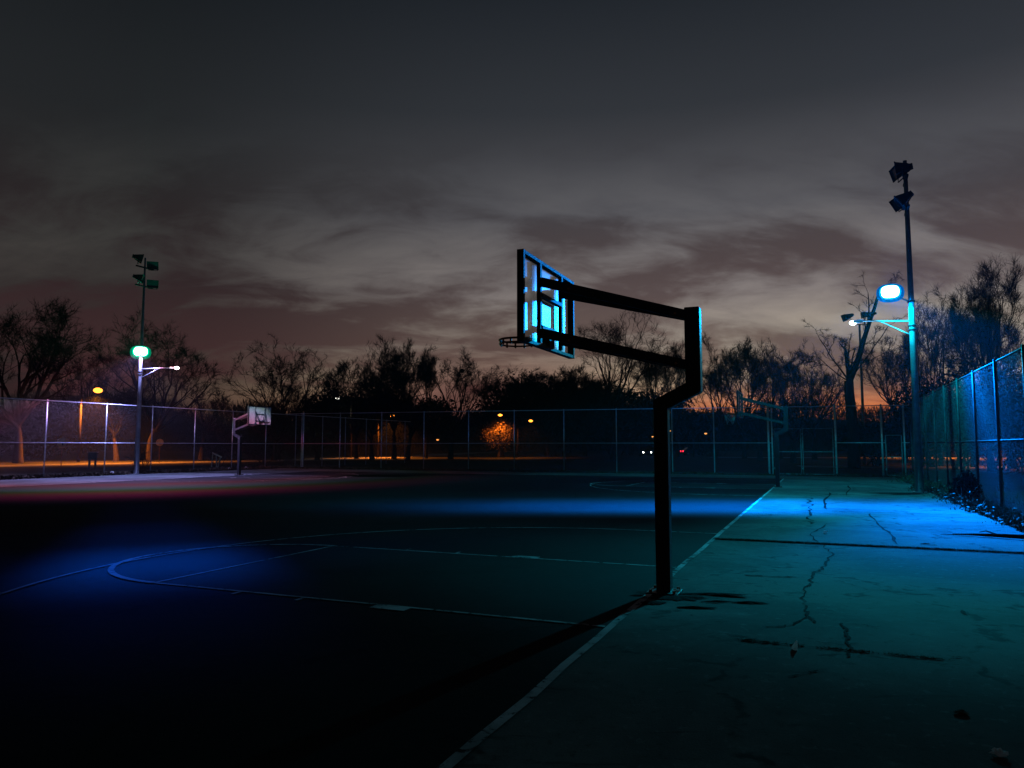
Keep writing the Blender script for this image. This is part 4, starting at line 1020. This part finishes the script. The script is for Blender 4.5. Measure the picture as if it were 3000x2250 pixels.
# evergreen bushes behind the right fence
def bush(loc, sx, sy, sz, seed, label, n=9000, size=.13, mt_='leaf'):
    root = empty('evergreen_bush', loc); tag(root, label, 'bush', 'evergreen bushes beyond the courts')
    rg = np.random.default_rng(seed); C = []
    for k in range(14):
        c = np.array([rg.uniform(-.38, .38)*sx, rg.uniform(-.3, .3)*sy, sz*rg.uniform(.3, .72)]); rr = rg.uniform(.16, .3)
        q = rg.normal(0, 1, (n//14, 3)); q /= np.linalg.norm(q, axis=1, keepdims=True); q *= rg.uniform(.55, 1.12, (n//14, 1))
        C.append(c+q*np.array([sx, sy, sz])*rr)
    C = np.concatenate(C); C = C[C[:, 2] > .05]
    leaf_cloud(C, size, rg, M[mt_], 'foliage', root)
    A = []; Bq = []; r_ = random.Random(seed)
    for k in range(12): A.append((r_.uniform(-.1, .1)*sx, 0, 0)); Bq.append((r_.uniform(-.35, .35)*sx, r_.uniform(-.2, .2)*sy, sz*r_.uniform(.5, .8)))
    V, Fc = seg_mesh(A, Bq, [.08]*12, [.02]*12, 5); np_mesh('stems', V, Fc, M['bark'], root)
    return root
bush((az(2715, 60), 60, 0), 9, 6, 5.4, 81, 'dark evergreen bush behind the corner by the right lamp pole')
bush((az(2830, 52), 52, 0), 10, 6, 7.6, 82, 'tall dark evergreen bush rising above the right fence', 12000)
bush((az(2975, 50), 50, 0), 11, 6, 8.6, 83, 'tallest dark evergreen bush at the right edge above the fence', 12000)
bush((az(2560, 64), 64, 0), 7, 5, 4.0, 84, 'low dark evergreen bush beyond the narrow gate')
bush((az(1620, 128), 130, 0), 26, 8, 14.5, 85, 'long dark thicket under the near backboard', 16000, .3)
bush((az(1830, 130), 132, 0), 24, 8, 12.5, 86, 'long dark thicket behind the lower arm of the near hoop', 14000, .3)
bush((az(1040, 118), 118, 0), 15, 8, 11.0, 87, 'dark thicket beneath the rounded tree left of centre', 10000, .28)
bush((az(1180, 120), 120, 0), 15, 8, 11.5, 88, 'dark thicket beneath the tall dense tree left of centre', 10000, .28)
bush((az(740, 100), 102, 0), 16, 7, 6.2, 89, 'dark thicket behind the pale backboard', 10000, .25)
bush((az(60, 90), 92, 0), 20, 8, 7.5, 90, 'dark thicket at the left edge beyond the road', 12000, .25)
bush((az(2090, 126), 126, 0), 20, 7, 8.5, 91, 'dark thicket left of the far hoop', 10000, .25)
# nest in the tree
m = MB(); m.ball((0, 0, 0), .34, 10, 7, (1, 1, .8)); r_ = random.Random(9); m.v = [(a*r_.uniform(.8, 1.2), b*r_.uniform(.8, 1.2), c*r_.uniform(.8, 1.2)) for a, b, c in m.v]
ne = m.build('squirrel_nest', M['twig'], loc=(az(1352, 95), 95.5, CAM_H+(1306-1085)/F*95)); tag(ne, 'dark round leaf nest high in the wide tree left of the rim', 'nest')
# far wood reading as one dark mass
rg = np.random.default_rng(77); N = 110000
wx = rg.uniform(-175, 165, N); wy = rg.uniform(200, 232, N)
def wtop(xx): return 13.5+2.4*np.sin(xx*.09)+1.7*np.sin(xx*.23+1)+1.2*np.sin(xx*.61+2)-1.8*(xx > 45)
wz = rg.uniform(0, 1, N)**.8*wtop(wx); ln_ = rg.uniform(.5, 1.7, N); dd_ = rg.normal(0, .38, (N, 3)); dd_[:, 2] = 1
A = np.stack([wx, wy, wz], 1); Bq = A+dd_*ln_[:, None]; V, Fc = seg_mesh(A, Bq, np.full(N, .08), np.full(N, .03), 3)
fw = np_mesh('far_wood', V, Fc, M['twig']); tag(fw, 'far band of dark bare woodland closing the horizon', 'woodland', kind='stuff')

# ------------------------------------------------------------------ ground clutter
def litter_strip(name, label, fn, n, seed, mt_, size=.06, zr=.10):
    rg = np.random.default_rng(seed); c = np.array([fn(rg) for _ in range(n)]); c[:, 2] = rg.uniform(.01, zr, n)*rg.uniform(.2, 1, n)
    o = leaf_cloud(c, size, rg, M[mt_], name, None); tag(o, label, 'leaf litter', kind='stuff'); return o
litter_strip('leaf_litter', 'dead leaves piled along the foot of the right fence', lambda r: np.array(P(-5.45-abs(r.normal(0, .5)), r.uniform(2, 38), 0)), 11000, 101, 'litter', .035, .10)
litter_strip('leaf_litter', 'dead leaves and twigs along the foot of the left fence', lambda r: np.array(P(36.1+abs(r.normal(0, .6)), r.uniform(8, 40), 0)), 9000, 102, 'litter', .09, .2)
litter_strip('leaf_litter', 'dead leaves along the foot of the back fence', lambda r: np.array(P(r.uniform(-6, 36), 38.4+abs(r.normal(0, .4)), 0)), 6000, 103, 'litter', .07, .12)
def grassblades(name, label, fn, n, seed, h=.05, m_='weed'):
    rg = np.random.default_rng(seed); A = np.array([fn(rg) for _ in range(n)]); Bq = A+rg.normal(0, .018, (n, 3)); Bq[:, 2] = A[:, 2]+rg.uniform(.3, 1, n)*h
    V, Fc = seg_mesh(A, Bq, np.full(n, .004), np.full(n, .001), 3); o = np_mesh(name, V, Fc, M[m_]); tag(o, label, 'grass', kind='stuff'); return o
def joint_fn(r):
    l = r.uniform(-5.4, 0); k = .5+.5*math.sin(l*4.3)*math.sin(l*9.7+1); q = P(l, 7.15+r.normal(0, .008+.022*k*k)); return np.array([q[0], q[1], .004])
grassblades('joint_grass', 'dark grass growing from the long joint in the concrete', joint_fn, 5000, 111, .035)
def joint2(r):
    c0, sg_ = ((-1.25, .04), (-1.42, .05), (-1.62, .03), (-1.95, .06), (-2.12, .05), (-2.42, .10), (-2.62, .05))[int(r.integers(0, 7))]; q = P(c0+r.normal(0, sg_), .02+r.normal(0, .006)); return np.array([q[0], q[1], .004])
grassblades('joint_grass', 'sparse grass tufts in the nearer joint of the concrete', joint2, 420, 112, .018)
def verge(r):
    q = P(-5.5-abs(r.normal(0, .8)), r.uniform(1, 38)); return np.array([q[0], q[1], -.02])
grassblades('verge_grass', 'dry grass along the right fence', verge, 16000, 113, .22)
def verge2(r):
    q = P(36.2+abs(r.normal(0, .9)), r.uniform(8, 50)); return np.array([q[0], q[1], -.02])
grassblades('verge_grass', 'dry grass along the left fence', verge2, 12000, 114, .25)
# weeds on the right
def weed(l, b, s, seed, label):
    q = P(l, b); root = empty('weed', (q[0], q[1], 0)); tag(root, label, 'weed', 'leafy weeds at the edge of the slab by the right fence')
    rg = np.random.default_rng(seed); n = 300; c = rg.normal(0, 1, (n, 3))*np.array([.22, .22, .10])*s; c[:, 2] = abs(c[:, 2])+.02
    leaf_cloud(c, .034*s**.5, rg, M['weed'], 'leaves', root)
    A = np.zeros((16, 3)); Bq = rg.normal(0, .16, (16, 3))*s; Bq[:, 2] = abs(Bq[:, 2])+.1*s; V, Fc = seg_mesh(A, Bq, np.full(16, .006), np.full(16, .003), 3); np_mesh('stems', V, Fc, M['weed'], root); return root
wl = ['low leafy weed at the foot of the right lamp pole', 'leafy weed just past the right lamp pole', 'wide leafy weed clump right of the right lamp pole', 'leafy weed at the slab edge nearer than the lamp pole',
      'bushy weed clump midway along the visible slab edge', 'small weed in the leaf pile before the rusty post', 'weed growing beside the rusty post', 'weed clump in the far right corner by the narrow gate', 'weed beyond the short capped post']
for i, (l, b, s) in enumerate([(-5.35, 24.6, 1.5), (-5.7, 26.5, 1.8), (-5.9, 22.6, 2.2), (-5.55, 20.6, 1.6), (-5.6, 18.4, 1.9), (-5.5, 15.3, 1.2), (-5.7, 12.0, 1.3), (-5.6, 32, 2.4), (-5.9, 35.5, 2.4)]):
    weed(l, b, s*.72, 200+i, wl[i])
# dark upright weedy bush against the right fence
bush(P(-6.0, 19.9), .9, .6, 1.0, 95, 'dark scrubby bush growing up the right fence', 2500, .05)
# fallen branch right foreground
fb = empty('fallen_branch', P(-4.65, 9.35), R(-30)); tag(fb, 'dark fallen branch on the concrete at the right edge', 'branch')
m = MB(); m.tube([(-.55, .16, .02), (-.2, .1, .035), (.2, 0, .05), (.8, -.12, .06), (1.5, -.2, .04)], [.006, .02, .035, .045, .03], 7); m.build('stem', M['bark'], fb, True)
m = MB(); m.tube([(-.2, .1, .035), (-.5, -.02, .03), (-.75, -.03, .015)], [.016, .01, .004], 5); m.tube([(.2, 0, .05), (.0, .25, .1), (-.1, .45, .05)], [.02, .012, .005], 5); m.tube([(.8, -.12, .06), (1.1, .2, .14), (1.4, .3, .08)], [.02, .014, .005], 5); m.build('twigs', M['twig'], fb)
# pale leaves/rubbish glinting in the leaf pile
for i, (l, b, s, lb) in enumerate([(-5.55, 14.3, .12, 'pale crushed cup in the leaf pile at the right slab edge'), (-5.7, 11.5, .16, 'white plastic scrap beside the rusty post'), (-5.5, 12.8, .10, 'small white scrap in the leaf pile between weeds'), (-5.75, 16.6, .12, 'pale scrap under the bushy weed clump')]):
    scrap('litter_scrap', P(l, b), s, lb, 300+i, flat=.6)
for i, (l, b, s, lb) in enumerate([(36.5, 24.2, .3, 'white plastic bag at the foot of the left fence, left of the lamp pole'), (36.6, 19.2, .25, 'pale scrap by the left fence near the left edge'), (36.3, 33.2, .25, 'white scrap at the base of a left fence post'), (36.4, 35.0, .28, 'blue-white bag by the fence under the pale backboard')]):
    scrap('litter_scrap', P(l, b), s, lb, 320+i, flat=.6)

# thin haze added for lamp glow: one closed box round camera and whole scene
m = MB(); m.box((0, 570, 10.2), (1900, 1300, 23.6)); hz_ = m.build('added_haze', M['clear']); hz_['kind'] = 'stuff'
vm = bpy.data.materials.new('glow_haze'); vm.use_nodes = True; nt = vm.node_tree; nt.nodes.clear()
pv_ = nt.nodes.new('ShaderNodeVolumePrincipled'); pv_.inputs['Color'].default_value = (.9, .93, .95, 1); pv_.inputs['Density'].default_value = .00024; pv_.inputs['Anisotropy'].default_value = -.1
ov = nt.nodes.new('ShaderNodeOutputMaterial'); nt.links.new(pv_.outputs[0], ov.inputs['Volume'])
hz_.data.materials.clear(); hz_.data.materials.append(vm)
tag(hz_, 'thin haze added to make a glow round the lamps')
